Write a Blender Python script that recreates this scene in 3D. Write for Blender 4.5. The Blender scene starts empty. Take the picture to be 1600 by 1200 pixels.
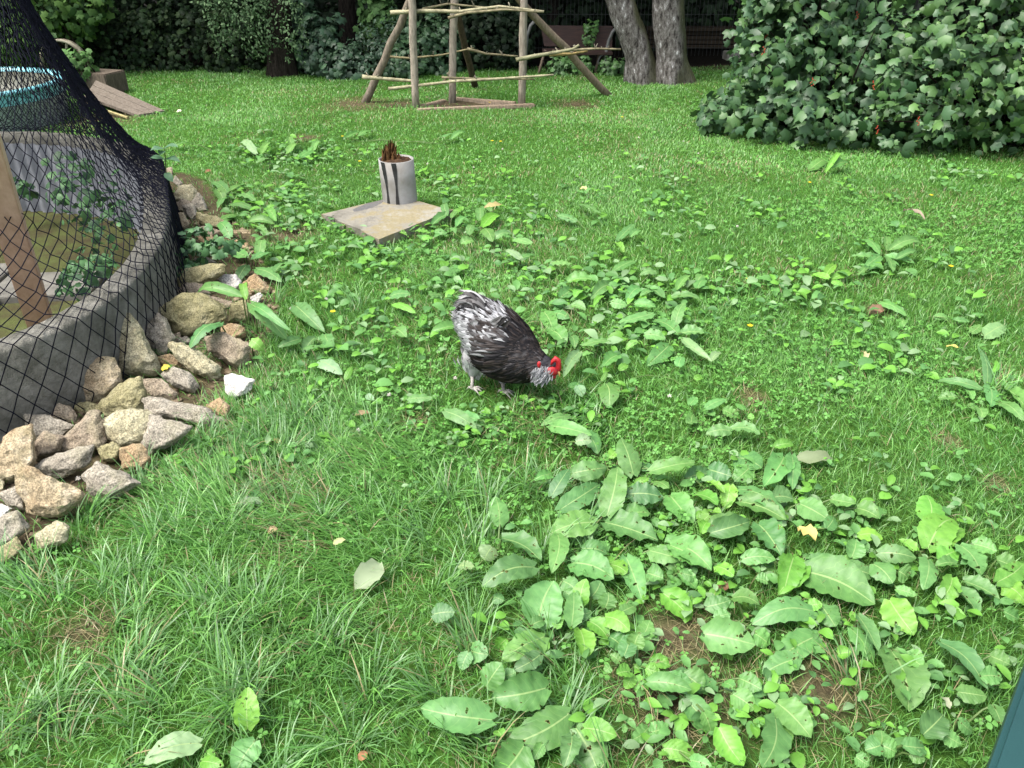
import bpy, bmesh, math, random
import numpy as np
from mathutils import Vector, Matrix, noise
random.seed(7); RNG = np.random.default_rng(11)
sc = bpy.context.scene
# ---------------------------------------------------------------- camera, light
F, PITCH, CH = 1256.0, math.radians(30), 1.55
cd = bpy.data.cameras.new('camera'); cam = bpy.data.objects.new('camera', cd); sc.collection.objects.link(cam)
cam.location = (0, 0, CH); cam.rotation_euler = (math.radians(60), 0, 0)
cd.sensor_width = 36; cd.lens = F/1600*36; cd.clip_start = .02; cd.clip_end = 300
sc.camera = cam
w = bpy.data.worlds.new('World'); sc.world = w; w.use_nodes = True
SUN_EL, SUN_AZ = math.radians(62), math.radians(-118)     # azimuth measured from +Y towards +X
bg = w.node_tree.nodes['Background']; sky = w.node_tree.nodes.new('ShaderNodeTexSky')
sky.sky_type = 'NISHITA'; sky.sun_disc = False; sky.sun_elevation = SUN_EL; sky.sun_rotation = SUN_AZ
sky.air_density = 1.0; sky.dust_density = 4.0; sky.ozone_density = 1.0
hs = w.node_tree.nodes.new('ShaderNodeHueSaturation'); hs.inputs['Saturation'].default_value = .5
w.node_tree.links.new(sky.outputs[0], hs.inputs['Color']); w.node_tree.links.new(hs.outputs[0], bg.inputs[0]); bg.inputs[1].default_value = .15
sl = bpy.data.lights.new('sun', 'SUN'); sl.energy = 2.0; sl.angle = math.radians(28); sl.color = (1, .96, .9)
so = bpy.data.objects.new('sun', sl); sc.collection.objects.link(so)
sd = Vector((math.sin(SUN_AZ)*math.cos(SUN_EL), math.cos(SUN_AZ)*math.cos(SUN_EL), math.sin(SUN_EL)))
so.rotation_euler = sd.to_track_quat('Z', 'Y').to_euler(); so.location = sd*20
sc.view_settings.view_transform = 'Standard'; sc.view_settings.look = 'None'
sc.view_settings.exposure = 1.35; sc.view_settings.gamma = 1
sc.cycles.max_bounces = 6; sc.cycles.transparent_max_bounces = 12

# ---------------------------------------------------------------- helpers
cp, sp = math.cos(PITCH), math.sin(PITCH)
def ray(px, py):
    dx, dy = (px-800)/F, -(py-600)/F
    return Vector((dx, cp+dy*sp, -sp+dy*cp))
def G(px, py, z=0.0):
    d = ray(px, py); return Vector((0, 0, CH))+d*((z-CH)/d.z)
def at(px, py, Y):
    d = ray(px, py); return Vector((0, 0, CH))+d*(Y/d.y)
def atD(px, py, D): return Vector((0, 0, CH))+ray(px, py)*D
def depth(p): return p.y*cp-(p.z-CH)*sp
def tag(o, label=None, cat=None, group=None, kind=None):
    if label: o['label'] = label
    if cat: o['category'] = cat
    if group: o['group'] = group
    if kind: o['kind'] = kind
    return o
def empty(name, loc=(0, 0, 0)):
    o = bpy.data.objects.new(name, None); sc.collection.objects.link(o); o.location = loc
    o.empty_display_size = .05; return o
def link(name, me, mats, parent=None, smooth=False):
    for m in (mats if isinstance(mats, list) else [mats]): me.materials.append(m)
    if smooth: me.polygons.foreach_set('use_smooth', [True]*len(me.polygons))
    o = bpy.data.objects.new(name, me); sc.collection.objects.link(o)
    if parent:
        o.parent = parent; me.transform(Matrix.Translation(-parent.location))
    return o
def npmesh(name, V, faces, col=None, uv=None):
    me = bpy.data.meshes.new(name); V = np.asarray(V, dtype=np.float32)
    me.vertices.add(len(V)); me.vertices.foreach_set('co', V.ravel())
    idx = np.concatenate([np.asarray(f, dtype=np.int32).ravel() for f in faces if len(f)])
    tot = np.concatenate([np.full(len(f), np.asarray(f).shape[1], dtype=np.int32) for f in faces if len(f)])
    st = np.concatenate([[0], np.cumsum(tot)[:-1]]).astype(np.int32)
    me.loops.add(len(idx)); me.loops.foreach_set('vertex_index', idx)
    me.polygons.add(len(tot)); me.polygons.foreach_set('loop_start', st); me.polygons.foreach_set('loop_total', tot)
    me.update(calc_edges=True)
    if col is not None:
        c = np.ones((len(V), 4), dtype=np.float32); c[:, :3] = col
        a = me.color_attributes.new('Col', 'FLOAT_COLOR', 'POINT'); a.data.foreach_set('color', c.ravel())
    if uv is not None:
        u = me.uv_layers.new(name='UVMap'); u.data.foreach_set('uv', np.asarray(uv, dtype=np.float32)[idx].ravel())
    return me
class MB:
    def __init__(s): s.v = []; s.f = []; s.c = []
    def add(s, v, f, c=(1, 1, 1)):
        o = len(s.v); s.v += [tuple(x) for x in v]; s.f += [tuple(i+o for i in q) for q in f]; s.c += [c]*len(v)
    def tube(s, pts, rad, n=8, jit=0.0, cap=True, c=(1, 1, 1)):
        pts = [Vector(p) for p in pts]; rs = rad if isinstance(rad, (list, tuple)) else [rad]*len(pts)
        V = []; ref = None
        for i, p in enumerate(pts):
            t = (pts[min(i+1, len(pts)-1)]-pts[max(i-1, 0)]).normalized()
            if ref is None: ref = t.orthogonal().normalized()
            ref = (ref-t*ref.dot(t)).normalized(); b = t.cross(ref)
            for k in range(n):
                a = 2*math.pi*k/n; r = rs[i]*(1+random.uniform(-jit, jit))
                V.append(p+(ref*math.cos(a)+b*math.sin(a))*r)
        Fs = [(i*n+k, i*n+(k+1) % n, (i+1)*n+(k+1) % n, (i+1)*n+k) for i in range(len(pts)-1) for k in range(n)]
        if cap: Fs += [tuple(range(n-1, -1, -1)), tuple((len(pts)-1)*n+k for k in range(n))]
        s.add(V, Fs, c)
    def box(s, c, sx, sy, sz, M=None, col=(1, 1, 1)):
        V = [Vector((x*sx/2, y*sy/2, z*sz/2)) for x in (-1, 1) for y in (-1, 1) for z in (-1, 1)]
        if M is not None: V = [M @ v for v in V]
        V = [v+Vector(c) for v in V]
        s.add(V, [(0, 1, 3, 2), (4, 6, 7, 5), (0, 4, 5, 1), (2, 3, 7, 6), (0, 2, 6, 4), (1, 5, 7, 3)], col)
    def build(s, name, mat, parent=None, smooth=False, bevel=0, sub=0):
        me = bpy.data.meshes.new(name); me.from_pydata(s.v, [], s.f); me.update()
        a = me.color_attributes.new('Col', 'FLOAT_COLOR', 'POINT')
        a.data.foreach_set('color', [x for c in s.c for x in (c[0], c[1], c[2], 1)])
        if bevel:
            bm = bmesh.new(); bm.from_mesh(me)
            bmesh.ops.bevel(bm, geom=bm.edges[:], offset=bevel, segments=2, affect='EDGES', clamp_overlap=True)
            bm.to_mesh(me); bm.free()
        return link(name, me, mat, parent, smooth)
def wiggle(p0, p1, n, amp, seed=0):
    rr = random.Random(seed); p0, p1 = Vector(p0), Vector(p1); out = []
    for i in range(n+1):
        t = i/n; k = 0 if i in (0,) else 1
        out.append(p0.lerp(p1, t)+Vector((rr.uniform(-1, 1), rr.uniform(-1, 1), rr.uniform(-1, 1)))*amp*k)
    return out
# vectorised value noise
_T = RNG.random((256, 256))
def vn(x, y, s):
    x = np.asarray(x)*s+100; y = np.asarray(y)*s+100; xi = np.floor(x).astype(int); yi = np.floor(y).astype(int)
    fx = x-xi; fy = y-yi; fx = fx*fx*(3-2*fx); fy = fy*fy*(3-2*fy); T = _T
    a = T[xi % 256, yi % 256]; b = T[(xi+1) % 256, yi % 256]; c = T[xi % 256, (yi+1) % 256]; d = T[(xi+1) % 256, (yi+1) % 256]
    return (a*(1-fx)+b*fx)*(1-fy)+(c*(1-fx)+d*fx)*fy
def fbm(x, y, s): return .55*vn(x, y, s)+.3*vn(x, y, s*2.1)+.15*vn(x, y, s*4.3)

# ---------------------------------------------------------------- materials
def nodes(name):
    m = bpy.data.materials.new(name); m.use_nodes = True; nt = m.node_tree
    return m, nt, nt.nodes['Principled BSDF'], nt.nodes.new, nt.links.new
def mat(name, c1, c2, scale=8, rough=.8, bump=.3, bscale=40, c3=None, stretch=None, vcol=False, detail=6, bdist=.01, metal=0):
    m, nt, b, N, L = nodes(name)
    tc = N('ShaderNodeTexCoord'); mp = N('ShaderNodeMapping'); L(tc.outputs['Object'], mp.inputs[0])
    if stretch: mp.inputs['Scale'].default_value = stretch
    n = N('ShaderNodeTexNoise'); n.inputs['Scale'].default_value = scale; n.inputs['Detail'].default_value = detail; n.inputs['Roughness'].default_value = .65
    L(mp.outputs[0], n.inputs[0]); r = N('ShaderNodeValToRGB'); L(n.outputs[0], r.inputs[0])
    r.color_ramp.elements[0].position = .35; r.color_ramp.elements[1].position = .65
    r.color_ramp.elements[0].color = (*c1, 1); r.color_ramp.elements[1].color = (*c2, 1)
    if c3: e = r.color_ramp.elements.new(.78); e.color = (*c3, 1)
    out = r.outputs[0]
    if vcol:
        a = N('ShaderNodeVertexColor'); a.layer_name = 'Col'; mx = N('ShaderNodeMixRGB'); mx.blend_type = 'MULTIPLY'; mx.inputs[0].default_value = 1
        L(out, mx.inputs[1]); L(a.outputs[0], mx.inputs[2]); out = mx.outputs[0]
    L(out, b.inputs['Base Color']); b.inputs['Roughness'].default_value = rough; b.inputs['Specular IOR Level'].default_value = .05 if rough > .72 else .4; b.inputs['Metallic'].default_value = metal
    if bump:
        n2 = N('ShaderNodeTexNoise'); n2.inputs['Scale'].default_value = bscale; n2.inputs['Detail'].default_value = 8; n2.inputs['Roughness'].default_value = .7
        L(mp.outputs[0], n2.inputs[0]); bp = N('ShaderNodeBump'); bp.inputs['Strength'].default_value = bump; bp.inputs['Distance'].default_value = bdist
        L(n2.outputs[0], bp.inputs['Height']); L(bp.outputs[0], b.inputs['Normal'])
    return m
def leafmat(name, trans=.35, gloss=.06, rough=.45, veins=False, tint=(1, 1, 1), spots=False):
    m, nt, b, N, L = nodes(name); nt.nodes.remove(b); out = nt.nodes['Material Output']
    a = N('ShaderNodeVertexColor'); a.layer_name = 'Col'; col = a.outputs[0]
    mx = N('ShaderNodeMixRGB'); mx.blend_type = 'MULTIPLY'; mx.inputs[0].default_value = 1; mx.inputs[2].default_value = (*tint, 1); L(col, mx.inputs[1]); col = mx.outputs[0]
    norm = None
    if veins:
        uv = N('ShaderNodeUVMap'); sx = N('ShaderNodeSeparateXYZ'); L(uv.outputs[0], sx.inputs[0])
        def M(op, i, j=None, v=None):
            k = N('ShaderNodeMath'); k.operation = op; L(i, k.inputs[0])
            if j is not None: L(j, k.inputs[1])
            if v is not None: k.inputs[1].default_value = v
            return k.outputs[0]
        au = M('ABSOLUTE', sx.outputs[0])                      # u: -1..1 across, v: along
        # side veins: sawtooth of v - .35|u|
        tc = N('ShaderNodeTexCoord'); nl = N('ShaderNodeTexNoise'); nl.inputs['Scale'].default_value = 22; nl.inputs['Detail'].default_value = 2; L(tc.outputs['Object'], nl.inputs[0])
        q = M('SUBTRACT', sx.outputs[1], M('MULTIPLY', au, v=.2)); q = M('ADD', M('MULTIPLY', q, v=7.0), M('MULTIPLY', nl.outputs[0], v=2.2))
        fr = M('FRACT', q); tri = M('ABSOLUTE', M('SUBTRACT', fr, v=.5))   # 0 centre .. .5
        vein = M('LESS_THAN', tri, v=.032); rib = M('LESS_THAN', au, v=.045)
        tc = N('ShaderNodeTexCoord'); nz = N('ShaderNodeTexNoise'); nz.inputs['Scale'].default_value = 60; nz.inputs['Detail'].default_value = 5; L(tc.outputs['Object'], nz.inputs[0])
        mm = N('ShaderNodeMixRGB'); mm.blend_type = 'MULTIPLY'; mm.inputs[0].default_value = .6; L(col, mm.inputs[1])
        rp = N('ShaderNodeValToRGB'); rp.color_ramp.elements[0].position = .3; rp.color_ramp.elements[1].position = .7
        rp.color_ramp.elements[0].color = (.7, .75, .7, 1); rp.color_ramp.elements[1].color = (1.25, 1.15, 1.1, 1); L(nz.outputs[0], rp.inputs[0]); L(rp.outputs[0], mm.inputs[2]); col = mm.outputs[0]
        m1 = N('ShaderNodeMixRGB'); L(M('MULTIPLY', vein, v=.2), m1.inputs[0]); L(col, m1.inputs[1]); m1.inputs[2].default_value = (.26, .42, .13, 1)
        m2 = N('ShaderNodeMixRGB'); L(M('MULTIPLY', rib, v=.6), m2.inputs[0]); L(m1.outputs[0], m2.inputs[1]); m2.inputs[2].default_value = (.33, .46, .17, 1); col = m2.outputs[0]
        bp = N('ShaderNodeBump'); bp.inputs['Strength'].default_value = .6; bp.inputs['Distance'].default_value = .0025
        h = M('ADD', M('MULTIPLY', tri, v=.45), M('MULTIPLY', nl.outputs[0], v=2.0)); L(h, bp.inputs['Height']); norm = bp.outputs[0]
    d = N('ShaderNodeBsdfDiffuse'); t = N('ShaderNodeBsdfTranslucent'); g = N('ShaderNodeBsdfGlossy'); g.inputs['Roughness'].default_value = rough
    g.inputs['Color'].default_value = (1, 1, 1, 1)
    L(col, d.inputs[0]); L(col, t.inputs[0])
    if norm: [L(norm, k.inputs['Normal']) for k in (d, g)]
    s1 = N('ShaderNodeMixShader'); s1.inputs[0].default_value = trans; L(d.outputs[0], s1.inputs[1]); L(t.outputs[0], s1.inputs[2])
    s2 = N('ShaderNodeMixShader'); s2.inputs[0].default_value = gloss; L(s1.outputs[0], s2.inputs[1]); L(g.outputs[0], s2.inputs[2])
    last = s2.outputs[0]
    if spots:                                                   # insect holes and brown specks
        n1 = N('ShaderNodeTexNoise'); n1.inputs['Scale'].default_value = 55; n1.inputs['Detail'].default_value = 2; L(tc.outputs['Object'], n1.inputs[0])
        br = M('GREATER_THAN', n1.outputs[0], v=.685); ho = M('GREATER_THAN', n1.outputs[0], v=.70)
        bd = N('ShaderNodeBsdfDiffuse'); bd.inputs[0].default_value = (.09, .06, .025, 1)
        s3 = N('ShaderNodeMixShader'); L(br, s3.inputs[0]); L(last, s3.inputs[1]); L(bd.outputs[0], s3.inputs[2])
        tr = N('ShaderNodeBsdfTransparent'); s4 = N('ShaderNodeMixShader'); L(ho, s4.inputs[0]); L(s3.outputs[0], s4.inputs[1]); L(tr.outputs[0], s4.inputs[2]); last = s4.outputs[0]
    L(last, out.inputs[0]); return m
M_GRASS = leafmat('grass_blade', .42, .035, .42)
M_WEED = leafmat('weed_leaf', .3, .02, .5)
M_DOCK = leafmat('dock_leaf', .25, .03, .5, veins=True, spots=True)
M_SHRUB = leafmat('shrub_leaf', .15, .03, .5)
M_DARKLEAF = leafmat('wood_leaf', .12, .012, .6)
M_FEATHER = leafmat('feather', .05, .014, .5)
M_FLOWER = leafmat('petal', .3, .02, .6)
def rockmat(name, a, b_, c):
    m, nt, b, N, L = nodes(name); tc = N('ShaderNodeTexCoord')
    n = N('ShaderNodeTexNoise'); n.inputs['Scale'].default_value = 9; n.inputs['Detail'].default_value = 7; n.inputs['Roughness'].default_value = .7; L(tc.outputs['Object'], n.inputs[0])
    r = N('ShaderNodeValToRGB'); L(n.outputs[0], r.inputs[0]); e = r.color_ramp.elements; b.inputs['Specular IOR Level'].default_value = .15
    e[0].position = .33; e[0].color = (*a, 1); e[1].position = .66; e[1].color = (*c, 1); k = e.new(.5); k.color = (*b_, 1)
    s = N('ShaderNodeTexNoise'); s.inputs['Scale'].default_value = 190; s.inputs['Detail'].default_value = 3; L(tc.outputs['Object'], s.inputs[0])
    r2 = N('ShaderNodeValToRGB'); L(s.outputs[0], r2.inputs[0]); r2.color_ramp.elements[0].position = .36; r2.color_ramp.elements[0].color = (.45, .45, .45, 1)
    r2.color_ramp.elements[1].position = .62; r2.color_ramp.elements[1].color = (1.3, 1.3, 1.3, 1)
    mx = N('ShaderNodeMixRGB'); mx.blend_type = 'MULTIPLY'; mx.inputs[0].default_value = .85; L(r.outputs[0], mx.inputs[1]); L(r2.outputs[0], mx.inputs[2])
    n5 = N('ShaderNodeTexNoise'); n5.inputs['Scale'].default_value = 6; n5.inputs['Detail'].default_value = 6; L(tc.outputs['Object'], n5.inputs[0]); r5 = N('ShaderNodeValToRGB'); L(n5.outputs[0], r5.inputs[0])
    r5.color_ramp.elements[0].position = .5; r5.color_ramp.elements[0].color = (0, 0, 0, 1); r5.color_ramp.elements[1].position = .66; r5.color_ramp.elements[1].color = (.6, .6, .6, 1)
    m5 = N('ShaderNodeMixRGB'); L(r5.outputs[0], m5.inputs[0]); L(mx.outputs[0], m5.inputs[1]); m5.inputs[2].default_value = (.17, .165, .075, 1)
    L(m5.outputs[0], b.inputs['Base Color']); b.inputs['Roughness'].default_value = .9
    n3 = N('ShaderNodeTexNoise'); n3.inputs['Scale'].default_value = 70; n3.inputs['Detail'].default_value = 8; n3.inputs['Roughness'].default_value = .75; L(tc.outputs['Object'], n3.inputs[0])
    bp = N('ShaderNodeBump'); bp.inputs['Strength'].default_value = .8; bp.inputs['Distance'].default_value = .008; L(n3.outputs[0], bp.inputs['Height']); L(bp.outputs[0], b.inputs['Normal'])
    return m
R = {'grey': rockmat('grey_granite', (.21, .185, .145), (.31, .28, .225), (.42, .385, .315)),
     'tan': rockmat('tan_sandstone', (.25, .18, .105), (.37, .30, .195), (.48, .41, .30)),
     'buff': rockmat('buff_stone', (.26, .22, .13), (.38, .35, .23), (.48, .44, .32)),
     'moss': rockmat('mossy_stone', (.17, .155, .075), (.28, .255, .14), (.38, .345, .22)),
     'rust': rockmat('rusty_stone', (.22, .14, .075), (.33, .24, .14), (.41, .34, .23)),
     'brown': rockmat('brown_stone', (.18, .14, .10), (.29, .24, .175), (.38, .33, .25)),
     'pale': rockmat('pale_stone', (.36, .34, .30), (.48, .46, .42), (.58, .56, .52)),
     'white': rockmat('white_stone', (.5, .46, .42), (.68, .65, .6), (.78, .76, .72))}
M_CONC = mat('old_concrete', (.13, .128, .105), (.33, .32, .28), 9, .95, 1.0, 45, c3=(.42, .41, .37), bdist=.03, detail=10)
M_CORR = mat('grey_corrugated', (.2, .21, .235), (.30, .31, .34), 5, .7, .15, 30)
M_WOOD = mat('weathered_wood', (.13, .11, .09), (.26, .22, .18), 10, .85, .5, 40, stretch=(6, 6, 1.2), vcol=True)
M_BRANCH = mat('bare_branch', (.12, .11, .08), (.27, .25, .185), 18, .8, .5, 60, vcol=True)
M_PLANK = mat('fresh_plank', (.50, .31, .22), (.64, .43, .32), 4, .6, .2, 30, stretch=(8, 8, 1))
M_BLACK = mat('black_cord', (.005, .0055, .010), (.009, .010, .018), 30, .75, 0)
M_TEAL = mat('teal_paint', (.006, .036, .036), (.009, .048, .047), 3, .5, .08, 200)

# ---------------------------------------------------------------- ring path of the old enclosure wall
ctrl = [(-1.70, 2.30), (-1.56, 2.50), (-1.49, 2.78), (-1.50, 3.15), (-1.62, 3.65), (-1.90, 4.35), (-2.17, 4.9), (-2.6, 5.28), (-3.1, 5.46), (-3.6, 5.48), (-4.3, 5.3), (-4.8, 4.4), (-4.85, 3.2), (-4.3, 2.1), (-3.4, 1.4), (-2.6, 1.45), (-2.05, 1.9)]
def crom(P, per=16):
    out = []; n = len(P)
    for i in range(n):
        a, b, c, d = [Vector(P[(i+k-1) % n]) for k in range(4)]
        for j in range(per):
            t = j/per; out.append(.5*((2*b)+(c-a)*t+(2*a-5*b+4*c-d)*t*t+(3*b-a-3*c+d)*t**3))
    return out
raw = crom(ctrl); seg = [0]
for i in range(len(raw)): seg.append(seg[-1]+(raw[(i+1) % len(raw)]-raw[i]).length)
RINGL = seg[-1]; NR = 720
RING = []
j = 0
for i in range(NR):
    s = RINGL*i/NR
    while seg[j+1] < s: j += 1
    t = (s-seg[j])/(seg[j+1]-seg[j]); RING.append(raw[j].lerp(raw[(j+1) % len(raw)], t))
RA = np.array([[p.x, p.y] for p in RING])
def ringn(i):
    t = (RING[(i+3) % NR]-RING[(i-3) % NR]).normalized(); return Vector((t.y, -t.x))
_a = sum(RING[i].x*RING[(i+1) % NR].y-RING[(i+1) % NR].x*RING[i].y for i in range(NR))
OUT = 1 if _a > 0 else -1
def ringout(i): return ringn(i)*OUT
def inside(x, y, P=RA[::6]):
    x = np.asarray(x, dtype=float); y = np.asarray(y, dtype=float); c = np.zeros(x.shape, bool); n = len(P)
    for i in range(n):
        x0, y0 = P[i]; x1, y1 = P[(i+1) % n]
        k = ((y0 > y) != (y1 > y)) & (x < (x1-x0)*(y-y0)/(y1-y0+1e-12)+x0); c ^= k
    return c
def ringdist(x, y):
    x = np.asarray(x, dtype=float); y = np.asarray(y, dtype=float); d = np.full(x.shape, 9.)
    for q in RA[::8]: d = np.minimum(d, np.hypot(x-q[0], y-q[1]))
    return d
def poly(pts): return np.array([[p.x, p.y] for p in (G(*q) for q in pts)])
ROCKZONE = poly([(0, 880), (70, 850), (140, 790), (230, 710), (320, 660), (360, 600), (405, 560), (440, 470), (420, 420), (385, 370), (350, 330), (320, 285), (275, 270), (250, 300), (255, 420), (150, 500), (-60, 600), (-60, 880)])
SLAB = poly([(503, 332), (590, 378), (700, 330), (690, 318), (600, 315)])
SAND = poly([(652, 168), (700, 171), (830, 166), (790, 157), (707, 156)])
BARE = [(560, 163, 0.35), (620, 165, 0.25), (900, 163, 0.2), (450, 370, 0.16), (400, 370, 0.14), (1050, 1000, 0.13), (1060, 1090, 0.16), (1000, 1075, 0.1), (1180, 620, .05), (1370, 488, 0.06), (130, 980, 0.1), (420, 770, 0.1), (1480, 690, .05), (160, 185, 0.4), (1285, 1080, 0.12), (1560, 760, .05), (480, 215, 0.12), (660, 660, 0.06)]
BW = [(G(a, b), r) for a, b, r in BARE]
def bare(x, y):
    m = np.zeros(np.shape(x)); dn = fbm(x, y, 9)
    for p, r in BW: m = np.maximum(m, np.clip(1.25-np.hypot(x-p.x, y-p.y)/(r*(.5+dn*1.1)), 0, 1))
    return m
def hgt(x, y):
    x = np.asarray(x, dtype=float); y = np.asarray(y, dtype=float)
    return (fbm(x, y, 1.1)-.5)*.05+(fbm(x+7, y, 4)-.5)*.018
def H1(x, y): return float(hgt(np.array([x]), np.array([y]))[0])

# ---------------------------------------------------------------- ground
def build_ground():
    xs = np.concatenate([[-60, -30, -14], np.arange(-7, 7.01, .045), [14, 30, 60]]); ys = np.concatenate([[-20, -5], np.arange(-.5, 12.01, .045), [14, 18, 30, 80]])
    X, Y = np.meshgrid(xs, ys); x = X.ravel(); y = Y.ravel(); z = hgt(x, y)
    ins = inside(x, y); z = np.where(ins, -.3, z)
    soil = np.array([.06, .045, .03]); turf = np.array([.055, .13, .022]); straw = np.array([.2, .18, .10])
    b = bare(x, y); n = fbm(x, y, 7); m = np.clip(b+(inside(x, y, ROCKZONE))*1., 0, 1)
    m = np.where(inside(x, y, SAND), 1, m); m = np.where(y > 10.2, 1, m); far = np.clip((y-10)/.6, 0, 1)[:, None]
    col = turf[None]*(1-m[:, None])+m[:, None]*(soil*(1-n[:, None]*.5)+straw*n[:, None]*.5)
    col = col*(1-far)+far*np.array([.007, .006, .004])  # far ground near black: shade under the wood put into its colour
    nx, ny = len(xs), len(ys); i = np.arange(nx*ny).reshape(ny, nx)
    q = np.stack([i[:-1, :-1], i[:-1, 1:], i[1:, 1:], i[1:, :-1]], -1).reshape(-1, 4)
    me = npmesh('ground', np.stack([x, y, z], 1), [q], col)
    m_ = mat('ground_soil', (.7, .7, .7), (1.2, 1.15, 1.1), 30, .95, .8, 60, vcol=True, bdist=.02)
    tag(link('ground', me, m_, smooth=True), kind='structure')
build_ground()

# ---------------------------------------------------------------- grass and ground cover (uncountable)
def pts(y0, y1, dens, marg=.8):
    hw = .637*(y1*.866+.775)+marg; n = int(2*hw*(y1-y0)*dens)
    x = RNG.uniform(-hw, hw, n); y = RNG.uniform(y0, y1, n)
    k = np.abs(x) < .637*(y*.866+.775)+marg
    return x[k], y[k]
def lawn_mask(x, y, rockkeep=.14):
    u = RNG.random(len(x)); k = ~inside(x, y)
    k &= (~inside(x, y, ROCKZONE)) | (u < rockkeep)
    k &= ~inside(x, y, SLAB); k &= (~inside(x, y, SAND)) | (u < .03)
    k &= (u > bare(x, y)*.85); k &= (np.hypot(x+.09, (y-2.52)*1.1) > .12) | (u < .45); k &= ~((ringdist(x, y) < .06))
    return k
def blades(x, y, L, wd, az, lean, bend, col):
    n = len(x); ts = np.array([0, .38, .72, 1.]); P = np.zeros((n, 4, 3)); P[:, 0, 0] = x; P[:, 0, 1] = y; P[:, 0, 2] = hgt(x, y)-.004
    for k in range(1, 4):
        tm = (ts[k]+ts[k-1])/2; th = lean+bend*tm; ds = L*(ts[k]-ts[k-1])
        P[:, k] = P[:, k-1]+np.stack([np.sin(th)*np.cos(az)*ds, np.sin(th)*np.sin(az)*ds, np.cos(th)*ds], 1)
    P[:, 1:, 2] = np.maximum(P[:, 1:, 2], P[:, 0:1, 2]+.004)
    fa = az+np.pi/2+RNG.normal(0, .5, n); W = np.stack([np.cos(fa), np.sin(fa), np.zeros(n)], 1)
    ww = [1, .95, .65]; V = np.zeros((n, 7, 3))
    for k in range(3):
        V[:, 2*k] = P[:, k]-W*(wd*ww[k]/2)[:, None]; V[:, 2*k+1] = P[:, k]+W*(wd*ww[k]/2)[:, None]
    V[:, 6] = P[:, 3]
    o = (np.arange(n)*7)[:, None]; q = np.concatenate([o+np.array([0, 1, 3, 2]), o+np.array([2, 3, 5, 4])]); t = o+np.array([4, 5, 6])
    return V.reshape(-1, 3), q, t, np.repeat(col, 7, 0)
G1 = np.array([.13, .335, .062]); G2 = np.array([.20, .415, .095]); G3 = np.array([.065, .21, .035]); STR = np.array([.36, .31, .16]); BLU = np.array([.17, .35, .12])
def gcol(x, y, n):
    a = fbm(x, y, 2.2); u = RNG.random(n); c = G1[None]*(1-a[:, None])+G2[None]*a[:, None]
    dk = (u < .18+.5*np.clip((fbm(x+5, y+1, 3.1)-.42)*3, 0, 1))[:, None]; c = c*(1-.7*dk)+G3[None]*.7*dk
    k = (u > .93); c[k] = BLU
    dry = RNG.random(n) < (.04+.5*bare(x, y)+.16*(fbm(x+3, y+5, 1.6) > .62)); c[dry] = STR*RNG.uniform(.6, 1.1, (dry.sum(), 1))
    return c*RNG.uniform(.68, 1.2, (n, 1))*(.92+.30*fbm(x+8, y+3, .9))[:, None]
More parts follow.
